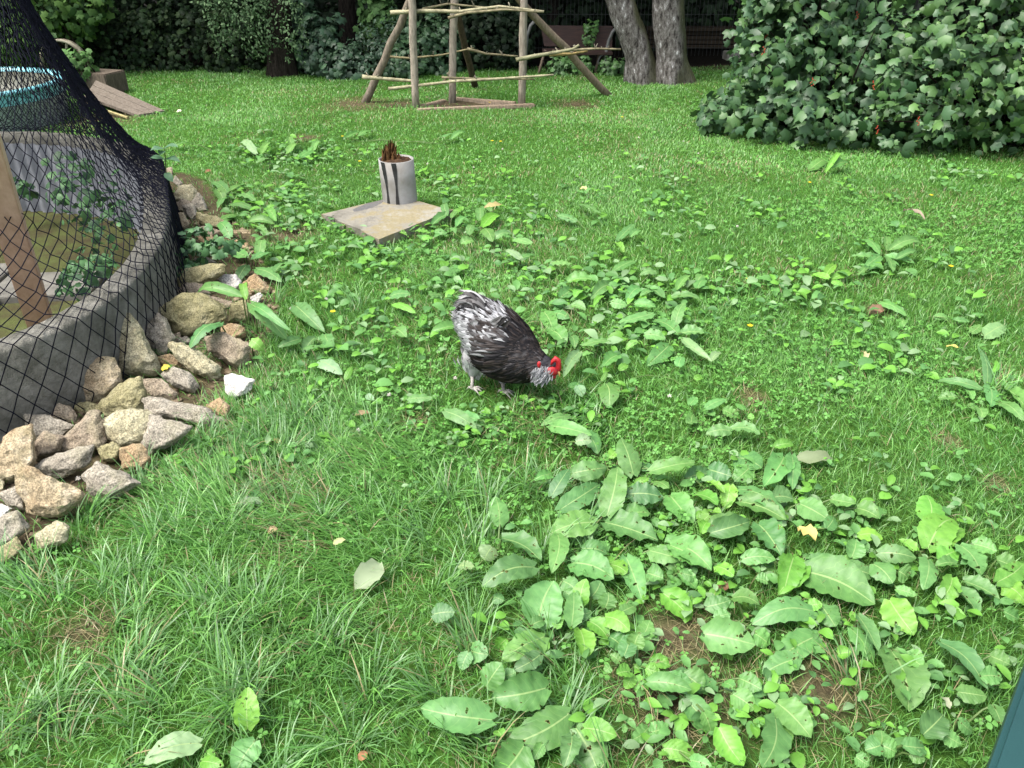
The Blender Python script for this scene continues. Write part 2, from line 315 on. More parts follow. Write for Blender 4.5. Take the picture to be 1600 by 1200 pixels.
def build_grass():
    VV, QQ, TT, CC = [], [], [], []; off = 0
    bands = [(.45, 1.3, 15000, .0024, .8), (1.3, 2.2, 15000, .0024, .8), (2.2, 3.5, 12500, .0028, .8), (3.5, 5.5, 8500, .0036, .8), (5.5, 7.8, 5200, .005, .8), (7.8, 10.4, 3600, .0065, .8)]
    for y0, y1, d, wd, mg in bands:
        x, y = pts(y0, y1, d, mg); k = lawn_mask(x, y); x, y = x[k], y[k]; n = len(x)
        longp = np.clip((fbm(x+2, y+9, 1.5)-.5)*5, 0, 1)*(x < .35)*(y < 3.2)
        L = (.028+.035*RNG.random(n)**1.3)*(.8+.5*fbm(x, y, 3))+longp*RNG.uniform(.0, .10, n)
        L *= 1-.35*np.clip((y-3)/3, 0, 1)
        az = RNG.uniform(0, 6.283, n); flow = 6.28*vn(x+4, y+1, 1.3)
        az = np.where(RNG.random(n) < .35+.45*longp, flow+RNG.normal(0, .45, n), az)
        V, q, t, c = blades(x, y, L, wd*RNG.uniform(.6, 1.3, n)*(1+longp*.5), az, RNG.uniform(.1, .8, n), RNG.uniform(.1, 1.3, n)+longp*.5, gcol(x, y, n))
        VV.append(V); QQ.append(q+off); TT.append(t+off); CC.append(c); off += len(V)
    tag(link('lawn_grass', npmesh('lawn_grass', np.concatenate(VV), [np.concatenate(QQ), np.concatenate(TT)], np.concatenate(CC)), M_GRASS), 'short mixed green grass covering the garden lawn', 'grass', kind='stuff')
    # coarse long tufts, left foreground
    x0 = RNG.uniform(-1.7, .25, 150); y0 = RNG.uniform(1.0, 2.5, 150); k = ~inside(x0, y0, ROCKZONE) & ~inside(x0, y0) & (np.hypot(x0+.08, y0-2.45) > .38); x0, y0 = x0[k], y0[k]
    ex = [G(-10, 870), G(60, 900), G(130, 820), G(220, 760), G(330, 690), G(640, 800), G(620, 830), G(690, 440), G(560, 480), G(350, 560), G(400, 520), G(430, 470), G(860, 1000), G(850, 1030), G(1330, 1080), G(1000, 1060), G(1560, 620), G(700, 1110), G(30, 1000), G(100, 1150), G(250, 1100), G(430, 980)]
    x0 = np.concatenate([x0, [p.x for p in ex]]); y0 = np.concatenate([y0, [p.y for p in ex]])
    m = 42; x = np.repeat(x0, m)+RNG.normal(0, .022, len(x0)*m); y = np.repeat(y0, m)+RNG.normal(0, .022, len(x0)*m); n = len(x)
    fa = np.repeat(RNG.uniform(0, 6.28, len(x0)), m); az = np.where(RNG.random(n) < .6, fa+RNG.normal(0, .5, n), np.arctan2(y-np.repeat(y0, m), x-np.repeat(x0, m)))
    c = gcol(x, y, n); c = np.where((RNG.random(n) < .5)[:, None], BLU*RNG.uniform(.6, 1.1, (n, 1)), c)
    V, q, t, c = blades(x, y, RNG.uniform(.06, .17, n), RNG.uniform(.0025, .0048, n), az, RNG.uniform(.1, .7, n), RNG.uniform(.5, 1.7, n), c)
    tag(link('long_grass', npmesh('long_grass', V, [q, t], c), M_GRASS), 'long coarse grass tufts lying over among the short lawn', 'grass', kind='stuff')
build_grass()
def build_clover():
    V, Q, C = [], [], []
    for y0, y1, d, s in [(.5, 1.6, 900, .9), (1.6, 3.2, 1250, .85), (3.2, 5, 850, .95), (5, 8.5, 220, 1.0)]:
        x, y = pts(y0, y1, d, .5); k = lawn_mask(x, y, .03) & (np.hypot(x+.10, (y-2.57)*1.3) > .13); x, y = x[k], y[k]
        k = RNG.random(len(x)) < np.clip((fbm(x+11, y+2, 1.5)-.42)*4.5, .05, 1); x, y = x[k], y[k]; n = len(x)
        z = hgt(x, y)+RNG.uniform(.018, .045, n)*(1 if y1 < 5 else .8); a0 = RNG.uniform(0, 6.28, n); r = RNG.uniform(.006, .0115, n)*s
        tl = RNG.normal(0, .25, (n, 2)); mixr = RNG.random((n, 1)); base = (G1*.8)[None]*(1-mixr)+np.array([.14, .35, .075])[None]*mixr
        for j in range(3):
            a = a0+j*2.094; ca, sa = np.cos(a), np.sin(a); rr = r*RNG.uniform(.85, 1.15, n); drop = RNG.uniform(-.1, .35, n)
            sh = [(0.05, 0, 0), (.55, .55, .12), (1.15, .62, .08), (1.35, 0, -.05), (1.15, -.62, .08), (.55, -.55, .12)]
            P = np.zeros((n, 6, 3))
            for i, (u, v, h) in enumerate(sh):
                lx = rr*(u*ca-v*sa); ly = rr*(u*sa+v*ca)
                P[:, i, 0] = x+lx; P[:, i, 1] = y+ly; P[:, i, 2] = z+rr*h-drop*rr*u+lx*tl[:, 0]+ly*tl[:, 1]
            o = len(V) and sum(len(v) for v in V) or 0
            b = o+(np.arange(n)*6)[:, None]; V.append(P.reshape(-1, 3)); Q.append(np.concatenate([b+np.array([0, 3, 2, 1]), b+np.array([0, 5, 4, 3])])); C.append(np.repeat(base*RNG.uniform(.85, 1.15, (n, 1)), 6, 0))
    tag(link('clover_cover', npmesh('clover_cover', np.concatenate(V), [np.concatenate(Q)], np.concatenate(C)), M_WEED), 'low clover with small round three part leaves spread through the lawn', 'clover', kind='stuff')
build_clover()

# ---------------------------------------------------------------- broad leaves
def leafgeo(base, tip, wid, up=Vector((0, 0, 1)), arch=.12, droop=.0, wavy=.06, roll=0., nl=9, seed=0, cup=.12, col=(.1, .2, .06), shape='dock'):
    """grid of a leaf blade between two world points; returns verts, quads, cols, uv"""
    rr = random.Random(seed); ax = tip-base; Ln = ax.length; d = ax.normalized()
    n = (up-d*up.dot(d)).normalized(); s = d.cross(n)
    if roll: n2 = n*math.cos(roll)+s*math.sin(roll); s = d.cross(n2); n = n2
    us = [-1, -.78, -.42, 0, .42, .78, 1] if nl > 8 else [-1, -.55, 0, .55, 1]; V, U, C = [], [], []; ph = rr.uniform(0, 6); fq = rr.uniform(5, 9); bendy = rr.uniform(-.08, .08)
    for i in range(nl+1):
        v = i/nl
        if shape == 'dock': prof = float(np.interp(v, [0, .05, .11, .22, .33, .44, .56, .67, .78, .87, .94, 1], [.25, .6, .84, .98, 1, .98, .91, .81, .66, .48, .28, .02]))
        elif shape == 'lance': prof = math.sin(math.pi*min(.98, .06+v*.94))**.8
        else: prof = math.sqrt(max(0, 1-(2*v-1)**2))*.98+.02
        hw = wid/2*prof; c = base+d*(Ln*v)+n*(Ln*(arch*math.sin(math.pi*v)-droop*v*v))+s*(bendy*Ln*math.sin(math.pi*v))
        for u in us:
            e = abs(u); w = wavy*wid*math.sin(fq*v*3+ph+(1.7 if u < 0 else 0))*e*e
            back = -Ln*.08*e if (i == 0 and shape == 'dock') else 0
            edge = 1+((.05*math.sin(fq*v*5+ph*2+u)+.03*math.sin(v*31+ph)) if e > .9 else 0)
            V.append(c+s*(u*hw*edge)+n*(cup*wid*e*e*prof+w+.012*wid*math.sin(v*41+u*3+ph)*(e > .3))+d*back); U.append((u, v))
            k = rr.uniform(.93, 1.07); C.append((col[0]*k, col[1]*k, col[2]*k))
    m = len(us); Q = [(i*m+j, i*m+j+1, (i+1)*m+j+1, (i+1)*m+j) for i in range(nl) for j in range(m-1)]
    return V, Q, C, U
class Leaves:
    def __init__(s): s.V, s.Q, s.C, s.U = [], [], [], []
    def add(s, V, Q, C, U):
        o = len(s.V); s.V += V; s.Q += [tuple(i+o for i in q) for q in Q]; s.C += C; s.U += U
    def stem(s, a, b, r, col=(.12, .2, .06)):
        mb = MB(); mid = (a+b)/2+Vector((0, 0, .012)); mb.tube([a, mid, b], [r*1.2, r, r*.9], 5, cap=False)
        s.add([Vector(v) for v in mb.v], mb.f, [col]*len(mb.v), [(0.5, .0)]*len(mb.v))
    def build(s, name, mt, parent=None, smooth=True):
        me = npmesh(name, [tuple(v) for v in s.V], [np.array(s.Q)], np.array(s.C), np.array(s.U)); return link(name, me, mt, parent, smooth)
LC = {'n': (.118, .280, .075), 'b': (.145, .355, .05), 'd': (.088, .215, .065), 'p': (.20, .33, .15)}
REG = {'A': (800, 640, .275), 'B': (1040, 780, .35), 'C': (480, 680, .35), 'D': (600, 950, .3125), 'E': (0, 780, .35), 'F': (1200, 400, .25), 'H': (860, 380, .25), 'I': (400, 380, .25), 'J': (160, 400, .1875), 'K': (480, 200, .2), 'P': (0, 0, 1)}
PLANTS = [   # label, leaves "region x0 y0 x1 y1 width [shade]"
 ('tall dock with three big drooping leaves growing out of the stone pile', 'J 1170 340 790 320 95;J 1240 400 1540 700 140;J 980 560 720 780 150 d;J 1200 360 1210 250 65 b;J 1240 700 1340 790 100 b;I 0 400 230 560 60'),
 ('dock with two grey-green leaves just right of the rust coloured stones', 'I 250 390 430 560 110 d;I 430 570 480 670 90;I 270 600 140 650 70 d;I 370 590 300 700 70 d;I 300 660 400 640 50'),
 ('small dock with a pointed pale leaf, left of the rooster across open clover', 'I 400 740 540 820 95 p;I 390 880 460 850 60;I 330 930 370 880 40 b;I 560 850 600 770 40 b'),
 ('dock seedling with a bright lying leaf close behind the rooster tail', 'I 840 330 970 320 80;I 860 380 1000 440 55 b;I 870 540 940 590 90;I 1250 520 1090 560 75;I 1020 520 1040 450 45 b;I 1080 320 1165 325 45'),
 ('single oval dock leaf lying flat in the clover, front left of the rooster feet', 'I 950 970 1105 970 72;I 760 920 835 910 60 b;I 690 950 740 980 45 p'),
 ('leafy dock clump spreading in front of the grey pipe, right of the slab', 'K 790 800 870 760 50;K 980 750 1160 700 75;K 1090 680 1080 590 60;K 1170 770 1280 700 62 ;K 1350 720 1340 630 70;K 1370 770 1500 680 85 b;K 1380 790 1450 890 95;K 850 800 960 820 60 b;K 900 870 985 860 60 b;K 1260 830 1300 760 62;K 1000 800 1090 830 60;K 1110 790 1160 820 55;K 1200 900 1300 880 80;K 1130 700 1170 650 50;K 720 810 780 840 40 b;K 1440 650 1380 640 40'),
 ('wide low dock patch right behind the rooster back', 'H 110 240 265 225 95;H 370 260 250 350 85;H 560 280 470 370 75;H 400 170 540 110 62;H 60 340 140 290 80;H 200 300 150 340 70 b;H 330 330 270 400 40 b;H 130 390 220 420 80;H 10 120 130 130 70;H 0 440 120 470 90;H 660 180 560 200 62;H 380 370 480 390 70;H 530 380 660 400 70;H 470 250 420 200 60'),
 ('dock with a broad leaf nearly touching the rooster comb', 'H 180 680 80 840 68 p;H 0 540 95 650 110;H 130 580 150 660 60;H 200 640 380 610 62;H 420 700 330 770 85;H 200 700 270 690 40;H -40 430 20 560 100'),
 ('sprawling dock with an upright leaf and long drooping leaf, right of the rooster head', 'H 640 440 420 500 95;H 800 570 630 480 82;H 780 510 840 370 72;H 820 560 965 560 95;H 830 600 1010 740 62 p;H 1005 735 1080 690 52 p;H 740 640 600 770 115;H 590 570 720 600 80;H 450 530 390 560 60;H 540 610 470 670 45 b'),
 ('group of dock leaves standing behind the sprawling dock in the mid lawn', 'H 700 340 570 270 72;H 750 340 940 350 64;H 790 290 870 200 52;H 920 280 980 230 72;H 640 300 560 330 55;H 950 200 910 250 60'),
 ('heart shaped single dock leaf below the rooster beak', 'H 350 880 365 1025 135;H 320 860 350 800 30;H 170 890 200 960 70 p;H 115 900 210 890 50'),
 ('round small dock leaf pair standing alone right of the heart shaped leaf', 'H 800 770 830 710 62;H 900 850 950 840 45 b;H 430 790 480 760 50 b'),
 ('low dock with folded leaves in front of the rooster feet', 'P 745 655 700 645 25;I 1180 1050 1380 1160 90;P 860 665 925 680 28;P 900 690 925 690 20 p;P 890 650 845 665 22'),
 ('small three leaved dock between rooster and the big foreground bed', 'H 870 1010 910 960 55;H 970 1030 1100 975 60;H 1020 1080 970 1050 50;H 1080 1040 1170 1090 95;H 1210 1040 1160 1000 60;H 880 1130 890 1070 75;H 1260 1100 1250 1060 40 b'),
 ('arched dock leaf at the upper right edge of the foreground bed', 'A 1240 120 1100 140 80;A 1245 110 1410 140 85;A 1030 60 990 80 60'),
 ('dock with a tall grey-green oval leaf, upper left of the foreground bed', 'A 690 370 620 165 130;A 380 120 490 250 110 d;A 380 130 210 110 85 d;A 590 230 545 280 60 b;A 345 360 540 330 118 ;A 225 490 325 335 82 d;A 225 375 125 400 62;A 785 340 710 310 70 d'),
 ('dock with a pointed upright leaf speckled brown in the foreground bed', 'A 540 600 600 325 142;A 270 570 495 425 122 d;A 480 620 620 520 120 d;A 785 350 1040 300 100;A 660 480 860 500 135 d;A 815 410 890 450 72;A 700 430 780 390 50 b'),
 ('dock with a large notched and bitten leaf in the middle of the foreground bed', 'A 530 640 830 740 185;A 650 600 785 590 115;A 900 490 1030 650 158;A 470 640 205 710 150;A 260 710 225 930 112;A 480 600 520 560 40'),
 ('bright young dock with yellow-green centre, right of the middle bed', 'A 1040 480 1170 540 120 b;A 1240 430 1210 570 95 b;A 1200 470 1100 410 50 b;A 1120 600 1060 660 70 b;A 990 390 1130 360 95 d;A 1120 340 1250 380 120 d;A 1350 330 1260 410 115;A 1140 580 1190 590 50 b'),
 ('dock with overlapping veined leaves at the right rear of the foreground bed', 'A 1280 270 1420 330 175;A 1545 270 1430 440 140;A 1590 260 1590 460 90;A 1290 450 1555 630 128;A 1120 680 1350 640 138;A 1480 500 1600 510 110 d;A 1490 210 1600 200 60 b'),
 ('dock with bitten leaf beside the yellow fallen leaf', 'A 1400 650 1530 830 165 d;A 1310 850 1500 850 95 ;A 1600 840 1540 1055 150 b;A 1450 980 1380 960 80;B 440 130 530 240 60 d;A 1160 890 1262 945 92 b;A 1370 690 1420 700 50 b'),
 ('dock with two long parallel leaves with brown holes, centre foreground', 'A 340 870 580 960 175;A 400 790 540 820 95;A 650 840 745 1100 128;A 560 880 655 930 112 b;A 780 800 960 850 125;A 900 770 1140 890 150;A 770 930 860 960 115;A 970 930 1050 950 75'),
 ('dock rosette of shining bright leaves, lower centre of the photo', 'C 1220 870 1240 1000 100 b;C 1260 830 1345 910 85 b;C 1330 810 1440 875 98 b;C 1330 770 1345 700 82;C 1400 790 1465 760 60;C 1220 760 1245 640 80 b;C 1270 720 1310 650 90;C 1180 850 1190 700 90;C 1110 860 1140 800 50 b;C 1350 900 1410 960 90 d;C 1150 700 1230 760 60;C 1210 800 1270 790 60'),
 ('dock with one very broad leaf at the left edge of the foreground bed', 'C 1030 850 1100 650 180;C 1140 650 1210 700 80;C 1000 850 1060 830 60'),
 ('pair of dock leaves on the left border of the bed by thin grass', 'C 870 460 1045 565 112 d;C 1015 590 775 680 122 d;C 860 400 840 275 90;C 825 500 790 560 90 p;C 680 580 745 590 55 p'),
 ('big scalloped dock leaf with darker leaf under it, above the lowest large leaves', 'C 1060 900 870 1000 128;C 1040 980 920 1050 80 d;C 890 910 850 950 60 b'),
 ('crinkled round dock leaves left of the big scalloped leaf', 'C 730 960 810 980 100;C 720 970 690 1050 68;C 770 960 720 940 50;C 830 720 880 740 55;C 560 800 660 790 85 d'),
 ('dock with four very large leaves at the bottom edge, the largest ones of the photo', 'D 540 560 180 500 165;D 810 400 535 450 180;D 510 390 590 275 135;D 925 530 605 690 190;D 700 690 560 860 190 ;D 600 340 660 320 70;D 590 640 570 610 60 b;D 790 680 740 760 60'),
 ('dock with a long perforated leaf cut by the bottom edge right of the largest leaves', 'D 960 600 1080 840 205;D 1000 600 1165 640 115 b;D 940 640 900 800 100 d'),
 ('small fresh rosette beside the bare brown soil patch', 'D 1230 320 1160 330 75 b;D 1240 330 1205 405 66 b;D 1290 340 1280 437 92 b;D 1310 300 1382 322 62 b;D 1330 270 1435 290 74 b;D 1180 270 1130 230 50;D 1250 290 1290 310 50 b;D 1130 290 1100 320 45;D 1250 200 1280 120 90;D 1290 150 1330 60 90;D 1200 240 1230 130 90 d'),
 ('dock runner with leaves stretching over the brown soil patch', 'D 1320 370 1540 410 95;D 1500 330 1600 410 120 d;D 1520 440 1590 630 100 d;D 1600 520 1640 640 100'),
 ('pair of low dock leaves on bare straw below the soil patch', 'D 1320 600 1240 660 85;D 1330 620 1425 585 85;D 1400 700 1560 750 100 b;D 1530 760 1640 790 70;D 1220 600 1190 600 40'),
 ('dock with the broadest wavy leaf at the centre of the right foreground', 'B 615 320 935 470 205;B 590 265 500 425 122 b;B 420 300 490 380 95;B 700 480 760 570 110;B 640 290 760 270 100 d;B 750 300 900 340 120;B 640 480 700 470 60 b;B 810 300 930 340 90'),
 ('dock with three ribbed leaves spread left over the straw', 'B 660 500 385 560 115;B 170 600 400 650 155;B 675 610 480 735 118;B 590 710 430 780 105;B 400 600 465 650 90;B 180 480 290 450 80;B 300 440 420 470 90;B 220 530 290 510 60'),
 ('dock with the long hanging leaf nearest the teal board', 'B 1010 680 1085 950 205;B 1060 700 1150 750 110;B 830 580 930 730 100;B 860 520 950 680 78 d;B 770 690 830 680 60 b'),
 ('dock with a bent oval leaf right of the broadest wavy leaf', 'B 1000 450 1110 605 135 b;B 930 290 1015 375 110;B 1040 320 1080 350 90;B 1030 400 1120 430 50'),
 ('bright upright dock rosette at the right of the photo', 'B 1180 100 1165 -20 130 b;B 1170 220 1285 90 145 b;B 1220 210 1335 140 92 b;B 1170 270 1150 405 92;B 1280 350 1200 470 85 b;B 950 240 1120 265 85;B 860 160 970 175 75 b;B 830 260 850 180 85;B 1110 230 1040 180 60 b;B 1220 270 1300 230 90 b;B 1300 290 1200 300 60'),
 ('dock leaves fanned out by the right edge of the photo', 'B 1315 205 1410 340 130;B 1370 200 1480 235 85;B 1330 365 1490 445 90;B 1295 400 1395 520 108;B 1480 370 1600 285 90 b;B 1510 380 1610 470 105 b;B 1510 500 1575 535 65;B 1480 270 1570 320 90'),
 ('narrow dock leaf lying diagonally in clover left of the teal board', 'B 1230 640 1435 850 110 d;B 1305 860 1435 880 92;B 1410 790 1500 800 80;B 1450 700 1540 740 90'),
 ('small oval leaved dock in deep clover beside the teal board', 'B 1150 1050 1240 960 115 d;B 1240 1050 1320 1095 80;B 1310 990 1370 1040 62;B 1460 920 1500 1010 70'),
 ('pair of dock leaves with holes above the bottom edge', 'B 500 910 650 1065 145;B 490 980 430 1200 148;B 240 1020 350 1190 115 b'),
 ('dock leaves fallen over the dark soil hole', 'B 90 890 220 1050 105 ;B 0 790 120 870 95;B 100 770 200 860 95;B 300 870 400 940 100;B 330 800 430 850 90;B 260 820 310 850 60'),
 ('dock pair overlapping above the straw patch', 'B 30 200 205 315 130;B -10 420 115 540 115 b;B 230 290 300 355 72;B 60 330 140 400 80;B -40 220 60 330 90'),
 ('dock with toothed leaves beyond the yellow fallen leaf', 'B 200 150 375 100 98 d;B 330 10 540 95 100;B 600 20 725 90 115;B 855 40 955 85 92;B 720 130 750 80 60;B 740 0 850 20 70;B 150 90 240 60 70 b;B 160 150 190 100 50 b'),
 ('toothed three lobed weed leaf at the lower right bottom edge', 'B 960 1100 890 1120 90;B 960 1100 960 1030 90;B 970 1100 1030 1130 90;B 850 1150 910 1190 70;B 1060 1100 1160 1110 80;B 1090 1140 1160 1160 60'),
 ('oval dock leaf standing upright in long grass, lower left', 'E 1105 1025 1108 838 108 b;E 1150 870 1180 870 40'),
 ('wide dock leaf lying over long grass at the bottom left edge', 'E 890 1090 640 1180 115 p;E 800 1080 750 1180 60'),
 ('half leaf of dock cut by the bottom edge, left of centre', 'E 1140 1080 1050 1230 125;E 920 1130 960 1150 50 b;E 900 1170 1000 1190 60 b'),
 ('dock with long arms reaching out of the right edge', 'F 1330 830 1060 780 62;F 1370 820 1310 560 60 d;F 1390 820 1390 940 110;F 1480 820 1640 1010 120;F 1460 920 1600 1030 85;F 1170 880 1060 890 62;F 1320 950 1330 1020 68;F 1430 660 1400 730 40 b;F 1230 820 1280 900 60;F 1250 940 1330 960 60'),
 ('lone round dock leaf at the right, beyond the reaching dock', 'F 1350 500 1480 430 98 p;F 1270 480 1330 430 60;F 1160 400 1260 410 45;F 1040 380 1140 400 50'),
 ('small dock leaf arching over a brown crumpled leaf', 'F 700 290 870 375 62;F 850 400 830 460 50'),
 ('spiky dock clump near the bush in the right mid lawn', 'P 1375 395 1345 375 14;P 1385 390 1380 370 12;P 1390 390 1440 380 16;P 1385 400 1430 412 16;P 1375 400 1350 418 16;P 1385 402 1395 425 16;P 1370 402 1330 400 14;P 1400 405 1435 395 12'),
 ('low bright dock near the right, in front of the spiky clump', 'P 1290 430 1305 413 14 b;P 1295 435 1270 428 13 b;P 1300 435 1330 425 14 b;P 1300 440 1318 446 12 b;P 1340 430 1350 420 10'),
 ('pale leafy dock under the currant bush edge', 'P 1265 265 1290 252 16;P 1300 262 1325 255 18;P 1290 268 1310 240 8 b'),
 ('dock with pointed leaves beyond the rooster, behind the wide patch', 'P 965 375 990 350 14;P 960 380 975 395 14 b;P 985 370 1000 360 12;P 905 320 940 335 12;P 900 345 870 335 14'),
 ('bitten pale dock leaves left of the rooster row', 'P 815 405 790 390 14 p;P 805 410 840 400 14;P 830 380 800 375 14;P 770 375 800 365 13'),
 ('broad dock seedling at the left lawn edge beside the stones', 'P 385 400 360 380 18;P 395 405 425 395 18;P 385 415 370 440 20 d;P 400 420 440 440 20;P 405 400 410 375 16;P 430 425 445 410 14;P 360 370 340 350 18;P 345 345 370 335 16;P 360 320 400 330 16;P 350 315 335 300 16'),
 ('dock beside the weathered ring, left mid lawn', 'P 355 300 330 285 14;P 360 298 385 290 14;P 372 305 400 315 16;P 350 310 340 325 14;P 390 345 430 350 14;P 400 355 420 370 14;P 430 345 415 330 12'),
 ('far dock patch on the left lawn in front of the hedge', 'P 400 240 375 225 12 p;P 410 240 430 225 12;P 450 240 480 230 13;P 470 245 495 238 12;P 460 235 455 215 10;P 490 235 505 222 10;P 420 248 400 255 12;P 300 225 270 232 9'),
 ('far dock leaves near the wooden frame edging', 'P 540 215 560 205 9;P 560 213 585 208 9;P 690 215 715 210 9;P 705 218 735 212 9'),
]
EXB = []
def build_docks():
    for pi, (label, spec) in enumerate(PLANTS):
        items = []
        for s in spec.split(';'):
            t = s.split(); ox, oy, k = REG[t[0]]; x0, y0, x1, y1, wd = [float(q) for q in t[1:6]]; sh = t[6] if len(t) > 6 else 'n'
            items.append((ox+x0*k, oy+y0*k, ox+x1*k, oy+y1*k, wd*k, sh))
        rr = random.Random(pi*31+5); zb = .035; LV = Leaves()
        cx = sum(i[0] for i in items)/len(items); cy = sum(i[1] for i in items)/len(items); root = G(cx, cy+6, 0); root.z = H1(root.x, root.y)
        for li, (x0, y0, x1, y1, wd, sh) in enumerate(items):
            Lp = math.hypot(x1-x0, y1-y0)
            z0 = zb+rr.uniform(0, .035); big = min(1, Lp/60)
            if pi == 0: z0 = .16
            b = G(x0, y0, z0)
            if y1 < y0-abs(x1-x0)*1.2 and Lp > 22: z1 = z0+rr.uniform(.03, .07)*big
            elif y1 > y0+abs(x1-x0)*.8: z1 = max(.015, z0-rr.uniform(.0, .04))
            else: z1 = z0+rr.uniform(-.02, .015)
            if pi == 0 and li in (0, 1): z1 = .12 if li == 0 else .06
            t = G(x1, y1, z1); D = depth((b+t)/2); W = wd/F*D
            c = LC[sh]; kk = rr.uniform(.78, 1.15); c = (c[0]*kk*rr.uniform(.9, 1.1), c[1]*kk, c[2]*kk*rr.uniform(.85, 1.15))
            up = Vector((rr.uniform(-.35, .35), rr.uniform(-.75, -.1), 1)).normalized()
            LV.add(*leafgeo(b, t, W*1.04, up, arch=rr.uniform(.05, .16) if pi else .22, droop=0, wavy=rr.uniform(.02, .085), seed=pi*100+li, cup=rr.uniform(-.10, .26), col=c, nl=16))
            gp = root.lerp(b, .75 if (b-root).length > .12 else .4); gp.z = H1(gp.x, gp.y)+.008; LV.stem(root, gp, .0024); LV.stem(gp, b, .0022+.0008*big)
        o = LV.build('dock_plant', M_DOCK); tag(o, label, 'dock plant', 'dock plants growing in the lawn')
build_docks()
def build_weeds():
    """small broad leaves among the grass that nobody could count"""
    zones = [(550, 380, 130, 60, 46), (450, 320, 90, 60, 46), (850, 440, 200, 60, 73), (1020, 470, 150, 70, 34), (750, 350, 160, 50, 42), (900, 620, 120, 60, 23), (420, 240, 130, 30, 42), (620, 290, 260, 60, 42), (1100, 820, 220, 120, 54), (950, 1000, 180, 120, 32), (1300, 1000, 260, 180, 86), (1400, 820, 200, 120, 42), (1200, 330, 300, 60, 34), (1300, 460, 260, 90, 66), (350, 700, 120, 60, 23), (1000, 300, 220, 60, 34), (300, 350, 60, 60, 10), (600, 480, 180, 70, 42), (760, 660, 240, 60, 30), (1500, 280, 150, 20, 19), (400, 420, 60, 60, 19), (550, 600, 160, 60, 19), (1150, 1120, 260, 80, 32), (700, 300, 350, 60, 39), (950, 520, 160, 60, 26), (380, 330, 90, 70, 26), (470, 240, 90, 25, 22), (1400, 560, 150, 80, 22), (500, 700, 200, 60, 17), (650, 345, 60, 25, 10), (560, 385, 60, 15, 10)]
    LV = Leaves(); rr = random.Random(3)
    for (a, b, sx, sy, n) in zones:
        for i in range(n):
            px = a+rr.gauss(0, .5)*sx; py = b+rr.gauss(0, .5)*sy
            p = G(px, py, .02)
            if py > 1290 or inside(np.array([p.x]), np.array([p.y]), ROCKZONE)[0] or inside(np.array([p.x]), np.array([p.y]), SLAB)[0] or inside(np.array([p.x]), np.array([p.y]))[0]: continue
            az = rr.uniform(0, 6.28); nn = rr.randint(2, 4); sz = rr.uniform(.014, .034)*(1.55 if p.y > 2.6 else 1)
            for j in range(nn):
                az += 6.28/nn+rr.uniform(-.5, .5); r = sz*rr.uniform(.7, 1.2); z = H1(p.x, p.y)+rr.uniform(.02, .045)
                b0 = Vector((p.x, p.y, z))+Vector((math.cos(az), math.sin(az), 0))*r*.3; t0 = b0+Vector((math.cos(az)*r*1.3, math.sin(az)*r*1.3, rr.uniform(-.3, .5)*r))
                k = rr.uniform(.75, 1.15); c = LC[rr.choice('nnbbpd')]
                LV.add(*leafgeo(b0, t0, r*rr.uniform(.6, .95), Vector((rr.uniform(-.3, .3), rr.uniform(-.5, .2), 1)), arch=.12, wavy=.06, nl=4, seed=i, cup=.1, col=(c[0]*k, c[1]*k, c[2]*k), shape='oval' if rr.random() < .6 else 'lance'))
    tag(LV.build('small_weeds', M_WEED), 'small broad leaved weeds mixed through the grass', 'weeds', kind='stuff')
build_weeds()

